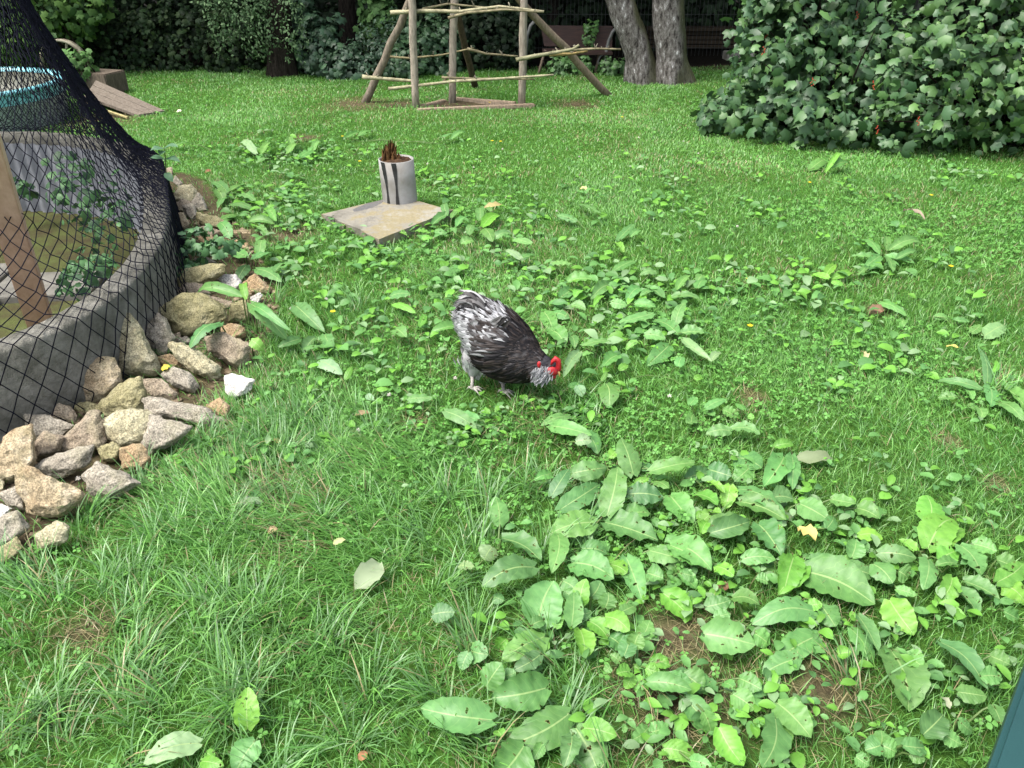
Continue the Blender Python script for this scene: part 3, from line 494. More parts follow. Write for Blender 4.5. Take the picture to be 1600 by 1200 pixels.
# ---------------------------------------------------------------- rocks
W_ = (150, 200, .1875); S_ = (160, 400, .1875); U_ = (0, 480, .275); T_ = (0, 600, .25)
ROCKS = [
 (W_, 'buff', '655,560 700,490 790,475 825,510 850,580 800,625 650,600', 'pale flat topped stone overhanging at the far end of the row along the wall'),
 (W_, 'grey', '850,545 890,580 930,690 860,700 800,630', 'grey-brown stone leaning right of the pale flat topped stone'),
 (W_, 'brown', '650,650 720,590 800,630 740,660 735,700 660,690', 'brown stone with dark underside tucked against the net below the flat topped stone'),
 (W_, 'grey', '720,650 800,630 850,720 800,770 755,740', 'small grey wedge stone below the brown one near the net'),
 (W_, 'tan', '665,720 730,710 775,800 740,860 680,800', 'tan upright stone touching the net above the green creeper'),
 (W_, 'moss', '850,710 1000,740 1100,790 1080,855 900,820 850,770', 'long mossy stone pointing right near the far end of the pile'),
 (W_, 'buff', '820,800 880,750 930,790 900,835', 'small pale stone resting in front of the long mossy stone'),
 (W_, 'brown', '780,850 900,820 1030,860 960,910 850,915', 'purplish brown flat stone in front of the small pale stone'),
 (W_, 'rust', '850,910 960,900 1030,950 1000,1000 900,990', 'orange-pink stone beside the green creeper'),
 (W_, 'rust', '1050,950 1120,920 1250,960 1260,1005 1130,1000', 'orange lumpy stone at the lawn edge right of the creeper'),
 (W_, 'tan', '850,1030 900,1000 960,1060 870,1085', 'small pinkish stone under the creeper leaves'),
 (W_, 'grey', '830,1090 930,1080 990,1120 900,1140 840,1130', 'narrow grey stone below the creeper, above the broad olive slab'),
 (W_, 'grey', '660,400 720,460 690,500 640,440', 'small grey stone at the farthest tip of the row'),
 (W_, 'tan', '1150,850 1280,850 1290,890 1170,895', 'flat tan stone half hidden by leaves at the lawn side'),
 (W_, 'brown', '560,345 630,330 640,400 580,405', 'last small brown stone behind the thin stemmed plant'),
 (W_, 'rust', '1085,870 1130,865 1140,910 1100,920', 'tiny orange stone between the purplish and flat tan stones'),
 (S_, 'moss', '600,190 700,110 870,70 1000,80 1000,140 850,170 830,240 620,300', 'broad olive slab against the net foot behind the large mossy boulder'),
 (S_, 'brown', '620,300 700,220 820,240 890,310 800,345 650,340', 'brown sloping stone right behind the large mossy boulder'),
 (S_, 'moss', '470,450 680,320 820,330 990,430 1000,520 750,560 720,660 640,640 500,510', 'large yellow-green mossy boulder, the biggest of the pile'),
 (S_, 'brown', '870,240 920,160 1000,220 950,250', 'small pinkish brown stone between the olive slab and the whitish stone'),
 (S_, 'pale', '970,160 1110,160 1170,240 1120,280 1000,235', 'whitish stone in the middle of the pile under the arching dock leaf'),
 (S_, 'rust', '1180,230 1270,155 1400,270 1380,305 1230,305', 'orange rust coloured pointed stone at the lawn edge'),
 (S_, 'brown', '890,330 1070,380 1060,430 990,440 900,370', 'brown stone right of the large mossy boulder top'),
 (S_, 'moss', '1080,400 1200,370 1240,480 1200,540 1060,540', 'olive-brown stone behind the dock stem'),
 (S_, 'pale', '1240,340 1310,310 1330,330 1290,410 1240,400', 'small pale stone beside the dock stem'),
 (S_, 'rust', '1000,590 1080,565 1180,600 1180,660 1090,710 1000,650', 'round rusty stone behind the grey-brown block'),
 (S_, 'buff', '105,530 230,510 280,560 420,830 470,920 440,970 250,1000 140,970 100,850', 'tall upright buff stone leaning on the netted wall'),
 (S_, 'grey', '350,640 470,495 530,540 590,680 570,760 510,830 380,720', 'grey pointed stone between the upright buff stone and the mossy boulder'),
 (S_, 'buff', '560,740 650,735 800,800 960,920 970,990 900,1020 760,960 620,850', 'long pale granite stone slanting down to the right'),
 (S_, 'brown', '870,680 1000,650 1220,740 1200,900 1100,920 900,790', 'grey-brown squared block at the lawn edge under the large dock leaf'),
 (S_, 'rust', '460,850 560,815 640,870 640,930 500,950', 'flat orange-brown stone with a yellow leaf on it'),
 (S_, 'grey', '500,990 600,930 720,980 790,1080 760,1140 600,1080', 'grey jagged stone below the long pale granite stone'),
 (S_, 'white', '1030,1010 1080,985 1250,1040 1230,1110 1100,1190 1030,1120', 'white stone lying alone in the grass'),
 (S_, 'brown', '300,1040 500,1030 610,1140 590,1200 400,1190', 'reddish brown stone above the long grey slab'),
 (S_, 'grey', '620,690 700,670 750,720 640,745', 'small grey stone under the big dock leaf'),
 (S_, 'brown', '570,660 640,640 660,700 600,730', 'small reddish stone in the dark gap under the mossy boulder'),
 (U_, 'tan', '410,440 480,310 640,295 675,370 670,430 590,520 480,530', 'orange-tan angular stone left of the upright buff stone'),
 (U_, 'moss', '560,570 690,430 790,410 830,500 790,580 620,605', 'yellowish rounded stone in front of the upright buff stone'),
 (U_, 'brown', '190,600 280,530 400,570 430,620 410,650 290,640', 'brown angular stone at the foot of the net'),
 (U_, 'moss', '400,560 500,535 560,560 540,605 440,605', 'small olive stone between the brown angular and yellowish stones'),
 (U_, 'grey', '145,615 260,620 400,670 330,730 180,740', 'grey flat stone below the brown angular stone'),
 (U_, 'brown', '330,780 500,610 560,600 600,740 570,790 370,820', 'brown-grey triangular stone with a steep edge'),
 (U_, 'buff', '570,650 700,590 830,590 865,640 865,740 680,795 590,690', 'buff squared block stone with crisp edges'),
 (U_, 'grey', '835,530 870,515 1000,540 1160,570 1260,640 1200,680 1090,650 850,600', 'long light grey slab stone pointing at the lawn'),
 (U_, 'grey', '860,620 1080,680 1030,740 870,825 810,790 870,740', 'pale grey flat stone under the long slab'),
 (U_, 'brown', '180,790 250,710 350,740 330,820 200,870', 'mauve-grey rounded stone in the left of the pile'),
 (U_, 'tan', '-40,850 70,710 170,685 190,880 60,980 -40,960', 'large orange-tan stone cut by the left edge of the photo'),
 (U_, 'grey', '200,910 340,830 520,790 500,880 400,940 340,965', 'grey wedge stone with a tan end'),
 (U_, 'tan', '100,970 150,905 300,960 440,1040 480,1080 330,1180 170,1160', 'large flat tan stone with orange stains at the grass'),
 (U_, 'grey', '480,960 560,885 700,950 780,1000 640,1080 520,1060', 'light grey granite stone sinking into the grass'),
 (U_, 'moss', '560,800 640,770 690,800 650,875 590,870', 'small olive stone under the squared block'),
 (U_, 'rust', '680,805 800,780 850,860 800,935 700,920', 'ochre stone half covered by grass under the squared block'),
 (U_, 'rust', '1180,560 1250,515 1300,560 1300,640 1230,630', 'reddish stone at the tip of the long grey slab'),
 (T_, 'buff', '-30,590 10,590 30,620 20,660 -30,670', 'small buff stone on the left edge of the photo'),
 (T_, 'white', '-40,760 10,755 70,780 0,855 -40,850', 'white flat stone at the left edge'),
 (T_, 'grey', '-30,860 100,800 180,900 50,1000 -30,1010', 'dark grey stone overgrown by grass at the left edge'),
 (T_, 'buff', '230,940 350,860 430,900 400,980 250,1045', 'buff stone buried in grass, lowest right of the pile'),
 (T_, 'moss', '-30,1050 100,960 130,1030 60,1110 -30,1130', 'pale olive stone, lowest of the pile at the left edge'),
 (T_, 'grey', '0,690 100,640 150,780 60,770', 'dark grey stone in the gap beside the large flat tan stone'),
]
def build_rocks():
    for ri, (rg, kind, pl, label) in enumerate(ROCKS):
        rr = random.Random(ri*17+3); P = [tuple(float(k) for k in q.split(',')) for q in pl.split()]
        P = [(rg[0]+a*rg[2], rg[1]+b*rg[2]) for a, b in P]
        cx = sum(p[0] for p in P)/len(P); cy = sum(p[1] for p in P)/len(P); y1 = max(p[1] for p in P); y0 = min(p[1] for p in P); x1 = max(p[0] for p in P); x0 = min(p[0] for p in P)
        P = [(cx+(a-cx)*1.17, cy+(b-cy)*1.17) for a, b in P]; g = G(cx, cy+.95*(y1-cy), 0); D = depth(g); size = min(x1-x0, y1-y0)/F*D; D -= size*.3; c0 = atD(cx, cy, D)
        back = ray(cx, cy).normalized(); upv = Vector((0, sp, cp))
        pt = []
        for (a, b) in P:
            e = atD(a, b, D); pt.append(e+back*size*rr.uniform(-.15, .15))
        th = size*rr.uniform(.28, .4)
        for (a, b) in P:                       # front face pushed to the viewer, top bulges more
            k = rr.uniform(.5, .78); q = atD(cx+(a-cx)*k, cy+(b-cy)*k, D); pt.append(q-back*th*rr.uniform(.7, 1.1)*(1 if b > cy else .7))
            k = rr.uniform(.6, .85); q = atD(cx+(a-cx)*k, cy+(b-cy)*k, D); pt.append(q+back*th*rr.uniform(.7, 1.3)-upv*size*.1)
        bm = bmesh.new(); vs = [bm.verts.new(p) for p in pt]
        r = bmesh.ops.convex_hull(bm, input=vs)
        bmesh.ops.delete(bm, geom=[v for v in bm.verts if not v.link_faces], context='VERTS')
        bmesh.ops.dissolve_limit(bm, angle_limit=.18, verts=bm.verts[:], edges=bm.edges[:])
        bmesh.ops.bevel(bm, geom=bm.edges[:], offset=size*.03, segments=1, affect='EDGES', clamp_overlap=True)
        bmesh.ops.triangulate(bm, faces=bm.faces[:])
        for _ in range(3):
            es = [e for e in bm.edges if e.calc_length() > size*.13]
            if not es: break
            bmesh.ops.subdivide_edges(bm, edges=es, cuts=1, use_grid_fill=False); bmesh.ops.triangulate(bm, faces=bm.faces[:])
        bm.normal_update(); o3 = Vector((ri*3.1, 0, 0))
        for v in bm.verts:
            n = noise.noise(v.co*18+o3)*.035*size/.15*.15+noise.noise(v.co*45+o3)*.022*size/.15*.4+noise.noise(v.co*110+o3)*.0028
            v.co += v.normal*n
        base = Vector((g.x, g.y, 0)); bmesh.ops.translate(bm, verts=bm.verts[:], vec=-base)
        me = bpy.data.meshes.new('rock'); bm.to_mesh(me); bm.free(); o = link('rock', me, R[kind]); o.location = base
        tag(o, label, 'stone', 'stones piled along the wall')
build_rocks()
def rubble():
    """small chips filling the joints"""
    mb = MB(); rr = random.Random(5)
    for i in range(600):
        p = None
        while p is None:
            x = rr.uniform(-2.2, -.9); y = rr.uniform(1.7, 4.6)
            if inside(np.array([x]), np.array([y]), ROCKZONE)[0] and not inside(np.array([x]), np.array([y]))[0]: p = (x, y)
        s = rr.uniform(.006, .022); bm = bmesh.new(); bmesh.ops.create_icosphere(bm, subdivisions=1, radius=s)
        sx, sy, sz = rr.uniform(.6, 1.3), rr.uniform(.6, 1.3), rr.uniform(.4, .8)
        V = [(v.co.x*sx*rr.uniform(.8, 1.2)+p[0], v.co.y*sy*rr.uniform(.8, 1.2)+p[1], v.co.z*sz+H1(*p)+s*.2) for v in bm.verts]
        k = rr.uniform(.4, 1.1); mb.add(V, [[v.index for v in f.verts] for f in bm.faces], (k, k*.9, k*.78)); bm.free()
    m = mat('rubble', (.15, .12, .09), (.3, .26, .2), 20, .9, .5, 90, vcol=True)
    tag(mb.build('gravel_chips', m), 'small stone chips and soil between the piled stones', 'gravel', kind='stuff')
rubble()

# ---------------------------------------------------------------- enclosure: wall, floor, net, plank
def build_wall():
    TH, HT = .11, .33
    e = empty('enclosure_wall', (-3.1, 3.5, 0)); tag(e, 'low curved grey concrete wall ringing the netted enclosure', 'wall')
    n = NR; prof = [(.0, -.1), (.0, HT-.012), (-.012, HT), (-TH+.012, HT), (-TH, HT-.012), (-TH, HT-.06)]
    V = []
    for i in range(n):
        o = ringout(i); p = RING[i]
        for k, (d, z) in enumerate(prof):
            jn = noise.noise(Vector((p.x*7, p.y*7, z*8)))*.010+noise.noise(Vector((p.x*28, p.y*28, z*25)))*.005
            V.append((p.x+o.x*(d+jn*.5), p.y+o.y*(d+jn*.5), z+jn*(.8 if z > .2 else 0)))
    m = len(prof); Q = [(i*m+k, ((i+1) % n)*m+k, ((i+1) % n)*m+k+1, i*m+k+1) for i in range(n) for k in range(m-1)]
    me = npmesh('wall_body', V, [np.array(Q)]); link('wall_body', me, M_CONC, e)
    V = []                                                     # ribbed inner lining
    for i in range(n):
        o = ringout(i); p = RING[i]; r = -TH-.004-.022*(1 if (i % 6) < 3 else 0)
        for z in (HT-.05, -.2): V.append((p.x+o.x*r, p.y+o.y*r, z))
    Q = [(i*2, ((i+1) % n)*2, ((i+1) % n)*2+1, i*2+1) for i in range(n)]
    o = link('ribbed_lining', npmesh('ribbed_lining', V, [np.array(Q)]), M_CORR, e, smooth=True); o['label'] = 'grey ribbed inner face of the curved wall'
build_wall()
def build_floor():
    me = bpy.data.meshes.new('enclosure_floor'); bm = bmesh.new()
    vs = [bm.verts.new((p.x, p.y, -.18)) for p in (RING[i]-ringout(i)*.09 for i in range(0, NR, 6))]; bm.faces.new(vs if OUT > 0 else vs[::-1])
    bm.to_mesh(me); bm.free(); m = mat('mossy_floor', (.075, .062, .035), (.10, .12, .04), 6, .95, .8, 50, c3=(.17, .15, .11))
    tag(link('soil_floor', me, m), kind='structure')
    pv = MB()
    for (a, b, L, wd, r) in [(-3.05, 4.12, .5, .36, .1), (-2.5, 4.02, .52, .34, .12), (-3.6, 4.17, .5, .36, .08), (-2.9, 3.7, .5, .3, .1)]:
        pv.box((a, b, -.165), L, wd, .04, Matrix.Rotation(r, 3, 'Z'))
    tag(pv.build('paved_path', mat('pale_paving', (.15, .145, .125), (.24, .23, .20), 7, .9, .3, 50), bevel=.004), kind='structure')
    mb = MB(); a = G(62, 500, -.05); b = atD(-12, 262, 2.98); dirv = (b-a).normalized(); c = a-dirv*.05; d = a+dirv*1.5
    side = Vector((1, .35, 0)); side = (side-dirv*side.dot(dirv)).normalized(); nn = dirv.cross(side)
    M = Matrix((side, nn, dirv)).transposed(); mb.box((c+d)/2, .105, .06, (d-c).length, M)
    tag(mb.build('wooden_plank', M_PLANK, bevel=.004), 'pinkish new wooden plank leaning inside the netted enclosure', 'plank')
build_floor()
def build_net():
    apex = Vector((-2.74, 4.7, 1.69)); cell = .066; NU = int(RINGL/cell*1.3)
    ws = np.ones(NR)                                            # net gathered in tight folds at the far right of the ring
    for i in range(NR):
        p = RING[i]; ws[i] += 3.2*math.exp(-((p.x+1.95)**2+(p.y-4.5)**2)/.50)+1.2*math.exp(-((p.x+3.2)**2+(p.y-5.5)**2)/.8)
    cw = np.concatenate([[0], np.cumsum(ws)]); cw /= cw[-1]
    def warp(u): return float(np.interp(u, cw, np.arange(NR+1)/NR)); rr = random.Random(2)
    segs = []; rows_up = 44; rows_dn = 6
    def node(i, j):
        u = warp(((i+(j % 2)*.5)/NU) % 1.); k = u*NR; a = int(k) % NR; b = (a+1) % NR; p = RING[a].lerp(RING[b], k-int(k)); o = ringout(a)
        jt = Vector((noise.noise(Vector((i*.9, j*.7, 0))), noise.noise(Vector((i*.9, j*.7, 9))), noise.noise(Vector((i*.9, j*.7, 5)))))*.016
        if j <= rows_dn:                       # up the outside of the wall
            t = j/rows_dn; return Vector((p.x+o.x*(.045-.03*t), p.y+o.y*(.045-.03*t),   .01+.33*t))+jt*.6*Vector((1, 1, .6)).length*.5
        t = (j-rows_dn)/rows_up; base = Vector((p.x+o.x*.012, p.y+o.y*.012, .342))
        q = base.lerp(apex, t*.97); r = Vector((q.x-apex.x, q.y-apex.y, 0))
        fold = 1+.07*math.sin(u*6.283*17+3*t)*t*(1-t)*2
        q.x = apex.x+r.x*fold; q.y = apex.y+r.y*fold; q.z = base.z+(apex.z-base.z)*(t*.97)**1.65
        q.z = max(q.z, .345) if t < .12 else q.z
        return q+jt
    V = {}
    for j in range(rows_dn+rows_up+1):
        for i in range(NU): V[(i, j)] = node(i, j)
    out = []; Q = []; ts = []
    def seg(a, b, r=.0023):
        d = (b-a); 
        if d.length < 1e-6: return
        d.normalize(); x = d.orthogonal().normalized(); y = d.cross(x); o = len(out)
        for p in (a, b):
            for k in range(3): an = k*2.0944; out.append(tuple(p+(x*math.cos(an)+y*math.sin(an))*r))
        for k in range(3): Q.append((o+k, o+(k+1) % 3, o+3+(k+1) % 3, o+3+k))
    for j in range(rows_dn+rows_up):
        for i in range(NU):
            p = V[(i, j)]
            if j % 2 == 0: n1, n2 = (i, j+1), ((i-1) % NU, j+1)
            else: n1, n2 = (i, j+1), ((i+1) % NU, j+1)
            for q in (n1, n2): seg(p, V[q])
    me = npmesh('garden_net', out, [np.array(Q)]); e = empty('garden_net', (apex.x, apex.y, 0)); link('mesh_netting', me, M_BLACK, e)
    tag(e, 'black diamond mesh netting stretched over the round enclosure', 'netting')
    mb = MB(); mb.tube([(-4.3, 4.5, -.2), (apex.x-.02, apex.y, 1.7)], .025, 8); mb.build('support_pole', M_WOOD, e, True)
build_net()

# ---------------------------------------------------------------- rooster
def build_rooster():
    k = 1/415.
    root = empty('rooster', tuple(G(762, 614, 0)))
    tag(root, 'black and grey speckled rooster with red comb pecking in the clover', 'rooster')
    # spine: px, py, Y, half-height px, half-depth px
    SP = [(726, 488, 2.70, 5, 6), (735, 494, 2.70, 20, 22), (747, 504, 2.69, 33, 33), (764, 521, 2.67, 44, 43), (785, 540, 2.64, 48, 48), (806, 556, 2.61, 45, 44), (824, 566, 2.58, 35, 34), (838, 571, 2.56, 24, 23), (849, 575, 2.545, 18, 16), (858, 575, 2.54, 14, 12), (866, 577, 2.53, 10, 9), (870, 579, 2.53, 4, 4)]
    C = [at(a, b, Y) for a, b, Y, _, _ in SP]; n = 20; view = ray(790, 540).normalized()
    def interp(s):
        i = min(int(s), len(SP)-2); t = s-i; p = [C[max(0, min(len(C)-1, i+q))] for q in (-1, 0, 1, 2)]
        c = .5*((2*p[1])+(p[2]-p[0])*t+(2*p[0]-5*p[1]+4*p[2]-p[3])*t*t+(3*p[1]-p[0]-3*p[2]+p[3])*t**3)
        r = SP[i][3]*(1-t)+SP[i+1][3]*t; q = SP[i][4]*(1-t)+SP[i+1][4]*t; return c, r*k, q*k
    def surf(s, ph, off=0):
        c, r, q = interp(s); a, _, _ = interp(max(0, s-.15)); b, _, _ = interp(min(len(SP)-1.001, s+.15)); T = (b-a).normalized()
        B = (view-T*view.dot(T)).normalized(); N_ = T.cross(B)
        if N_.z < 0: N_ = -N_
        r = r*(1-.17*max(0, -math.cos(ph))*max(0, 1-abs(s-2.4)/2.0)); d = N_*math.cos(ph)*(r+off)+B*math.sin(ph)*(q+off); nn = (N_*math.cos(ph)*q+B*math.sin(ph)*r).normalized()
        return c+d, nn, T
    def colour(s, ph, rr):
        top = math.cos(ph); blk = (.008, .007, .008); br = (.026, .020, .018); gy = (.22, .22, .225); lt = (.36, .36, .37); md = (.060, .056, .057)
        u = rr.random()
        if s > 8.2: return (.025, .024, .028) if top > -.2 else (.22, .22, .23)
        if s > 4.2+.5*math.sin(ph*3): return blk if u < .5 else (br if u < .93 else md)
        if s > 3.4 and top < .3: return md if u < .5 else (br if u < .8 else gy)
        v = math.degrees(math.acos(max(-1, min(1, top))))
        if v > 112 or (s < .9 and v > 60): return lt if u < .62 else gy
        if v < 26: return blk if u < .35 else (br if u < .6 else (md if u < .85 else gy))
        if v < 58: return lt if u < .34 else (gy if u < .66 else md)
        return (br if u < .3 else (md if u < .55 else (gy if u < .85 else lt))) if s > 2.2 else (md if u < .3 else (gy if u < .7 else lt))
    V, C3, Q = [], [], []; ns = 46; rr = random.Random(4)
    for i in range(ns+1):
        s = (len(SP)-1.001)*i/ns
        for j in range(n):
            ph = 2*math.pi*j/n; p, nn, T = surf(s, ph); V.append(tuple(p)); C3.append(colour(s, ph, rr))
    Q = [(i*n+j, i*n+(j+1) % n, (i+1)*n+(j+1) % n, (i+1)*n+j) for i in range(ns) for j in range(n)]
    V2 = V+[tuple(C[0]), tuple(C[-1])]; C3 += [(.1, .1, .1)]*2; T3 = [(j, (j+1) % n, len(V)) for j in range(n)]+[(ns*n+j, ns*n+(j+1) % n, len(V)+1) for j in range(n)]
    # thighs grown into the same body mesh
    def limb(pts, rad, col, nn=12):
        nonlocal V2, C3, Q, T3
        mb = MB(); mb.tube(pts, rad, nn, cap=False); o = len(V2); V2 += mb.v; C3 += [col]*len(mb.v); Q += [tuple(q+o for q in f) for f in mb.f]
    y1, y2 = 2.665, 2.63; F1 = G(737, 615, .006); F2 = G(785, 620, .006)
    limb([at(752, 545, y1), at(744, 562, y1), at(739, 578, 2.655), at(737.5, 588, 2.65)], [.062, .056, .032, .010], (.36, .36, .36))
    limb([at(790, 560, y2), at(788, 580, 2.64), at(786, 592, 2.64), at(785.5, 600, 2.63)], [.06, .045, .026, .009], (.3, .3, .3))
    body = link('body', npmesh('body', V2, [np.array(Q), np.array(T3)], np.array(C3)), M_FEATHER, root, True)
    # feathers
    FV, FQ, FC, FU = [], [], [], []; L = Leaves()
    for i in range(3600):
        s = rr.uniform(.4, 9.2); ph = rr.uniform(0, 2*math.pi); p, nn, T = surf(s, ph, .0)
        hack = s > 4.0; c = colour(s, ph, rr)
        ln = (rr.uniform(.045, .085) if hack else rr.uniform(.028, .05))*(.6 if s > 7.5 else 1); wd = rr.uniform(.006, .010) if hack else rr.uniform(.011, .020)
        if math.cos(ph) > .2 and not hack: ln *= 1.25; wd *= .65
        down = Vector((0, 0, -1)); d = (-T*1.0+down*(.25 if hack else .35)*abs(math.sin(ph))+Vector((rr.gauss(0, .12), rr.gauss(0, .12), rr.gauss(0, .12))))
        if hack: d += down*.25
        d = (d-nn*d.dot(nn)).normalized(); b = p+nn*.002; t = b+d*ln+nn*rr.uniform(.003, .011)
        tipc = tuple(min(1, x*1.5+.012) for x in c) if rr.random() < .3 else c
        Vv, Qq, Cc, Uu = leafgeo(b, t, wd, nn, arch=.08, wavy=.02, nl=4, seed=i, cup=-.1, col=c, shape='lance')
        Cc = [tuple(c[q]*(1-u[1])+tipc[q]*u[1] for q in range(3)) for u in Uu]
        L.add(Vv, Qq, Cc, Uu)
    # thigh fluff
    for i in range(320):
        w_ = rr.random(); x, yb = (745, y1) if rr.random() < .6 else (788, y2+.0)
        a = at(x+rr.gauss(0, 4), 545+w_*36, yb); az = rr.uniform(0, 6.28); r = .058*(1-w_)+.018; nn = Vector((math.cos(az), math.sin(az), 0)); b = a+nn*r
        c = rr.choice([(.42, .42, .42), (.3, .3, .3), (.5, .5, .5)]); L.add(*leafgeo(b, b+Vector((0, 0, -.035))-nn*.012, .014, nn, arch=.05, nl=3, seed=i, col=c, shape='lance'))
    # tail: arched sickle feathers
    for i in range(150):
        tt = rr.random(); side = rr.uniform(-1, 1)
        b = at(765-tt*30+rr.gauss(0, 4), 478+tt*12+rr.gauss(0, 5), 2.68+side*.05)
        mid = at(745-tt*14+rr.gauss(0, 4), 452+tt*16+rr.gauss(0, 3), 2.70+side*.06); e = at(721-tt*6+rr.gauss(0, 4), 462+tt*24+rr.gauss(0, 7), 2.72+side*.07)
        c = rr.choice([(.02, .018, .02), (.05, .045, .045), (.012, .01, .012), (.03, .027, .03), (.03, .028, .028), (.25, .25, .25), (.06, .055, .055), (.36, .36, .36), (.12, .115, .115)]); pp = []
        m = 6; wd = rr.uniform(.0045, .009)
        if tt > .7: e += Vector((0, 0, -.02))
        Vv, Qq, Cc, Uu = [], [], [], []
        for j in range(m+1):
            t = j/m; p = b*(1-t)**2+mid*2*t*(1-t)+e*t*t; tg = ((mid-b)*(1-t)+(e-mid)*t).normalized(); sd_ = tg.cross(Vector((.35, -.7, .6))).normalized(); h = wd*(.5+.8*t*(1-t)*2)*(1 if j < m else .15)
            Vv += [p-sd_*h, p+sd_*h+Vector((0, -.001, 0))]; Cc += [c, c]; Uu += [(0, t), (1, t)]
        Qq = [(2*j, 2*j+1, 2*j+3, 2*j+2) for j in range(m)]; L.add(Vv, Qq, Cc, Uu)
    # folded wing on the near side
    for i in range(46):
        a = rr.random(); b = at(790-a*45+rr.gauss(0, 5), 505+a*10+rr.gauss(0, 9), 2.57+a*.03); t = b+(at(742, 545, 2.60)-at(785, 515, 2.575)).normalized()*rr.uniform(.05, .08)
        c = rr.choice([(.05, .045, .043), (.10, .095, .095), (.2, .2, .2), (.02, .018, .018), (.03, .026, .025)]); L.add(*leafgeo(b, t, .018, Vector((.2, -1, .6)), arch=.06, nl=4, seed=i, col=c, shape='lance'))
    L.build('plumage', M_FEATHER, root)
    red = mat('red_comb', (.24, .008, .014), (.42, .018, .022), 60, .45, .4, 200, bdist=.003); horn = mat('beak_horn', (.35, .2, .06), (.5, .32, .12), 40, .4, 0)
    def blob(name, c, r, mt, sc_=(1, 1, 1), nz=.15, parent=root, sub=2):
        bm = bmesh.new(); bmesh.ops.create_icosphere(bm, subdivisions=sub, radius=r)
        for v in bm.verts: v.co = Vector((v.co.x*sc_[0], v.co.y*sc_[1], v.co.z*sc_[2]))*(1+noise.noise(v.co*60+Vector((r*90, 0, 0)))*nz*3)+c
        me = bpy.data.meshes.new(name); bm.to_mesh(me); bm.free(); me.attributes.new('Col', 'FLOAT_COLOR', 'POINT'); return link(name, me, mt, parent, True)
    face = blob('face', at(861, 580, 2.495), .018, red, (1.3, .55, 1.0))
    cb = MB(); Hc = at(866, 562, 2.515)                     # comb: lobed upright ridge
    cb.tube([at(866+dx, 562+dz, 2.512) for dx, dz in [(-5, 9), (-2, 2), (2, -1), (6, 1), (7, 8), (6, 15), (2, 21), (-4, 24)]], [.003, .007, .0115, .011, .009, .0105, .009, .005], 10, .12)
    cb.build('comb', red, root, True)
    blob('ear_lobe', at(843, 569, 2.475), .0105, red, (.7, .6, 1.35))
    blob('wattle', at(866, 588, 2.50), .009, red, (.9, .6, .9))
    mb = MB(); b0 = at(870, 579, 2.51); b1 = at(875, 589, 2.495); mb.tube([b0, b0.lerp(b1, .5)+Vector((.002, 0, .002)), b1], [.0075, .005, .001], 8); mb.build('beak', horn, root, True)
    ey = blob('eye', at(861, 572, 2.483), .0035, mat('eye_black', (.01, .008, .006), (.02, .015, .01), 5, .15, 0), nz=0)
    BL = Leaves()
    for i in range(620):                                     # pale beard under the face
        b = at(847+rr.gauss(0, 6), 583+rr.gauss(0, 5), 2.495+rr.uniform(-.012, .03)); d = Vector((rr.gauss(-.5, .35), rr.gauss(-.2, .25), -.8)).normalized()
        c = rr.choice([(.28, .28, .29), (.2, .2, .21), (.11, .11, .115), (.34, .34, .35)]); BL.add(*leafgeo(b, b+d*rr.uniform(.015, .028), .0045, Vector((0, -1, .5)), nl=3, seed=i, col=c, shape='lance'))
    BL.build('beard', M_FEATHER, root)
    sk = mat('speckled_shank', (.13, .12, .11), (.45, .42, .38), 160, .6, .5, 200, bdist=.002)
    for (kx, ky, Y, Ft) in ((737.5, 585, 2.65, F1), (785.5, 598, 2.63, F2)):
        mb = MB(); kn = at(kx, ky, Y); an = Ft+Vector((0, .01, .018)); mb.tube([kn, kn.lerp(an, .5)+Vector((.002, 0, 0)), an], [.0085, .0065, .008], 8)
        for ang in (-.5, .0, .55, 3.0):
            d = Vector((math.cos(ang-.35), math.sin(ang-.35), 0)); ln = .05 if ang < 2 else .022
            mb.tube([an, an+d*ln*.5+Vector((0, 0, .002)), an+d*ln-Vector((0, 0, .013))], [.006, .0045, .0015], 6)
        mb.build('leg', sk, root, True)
build_rooster()

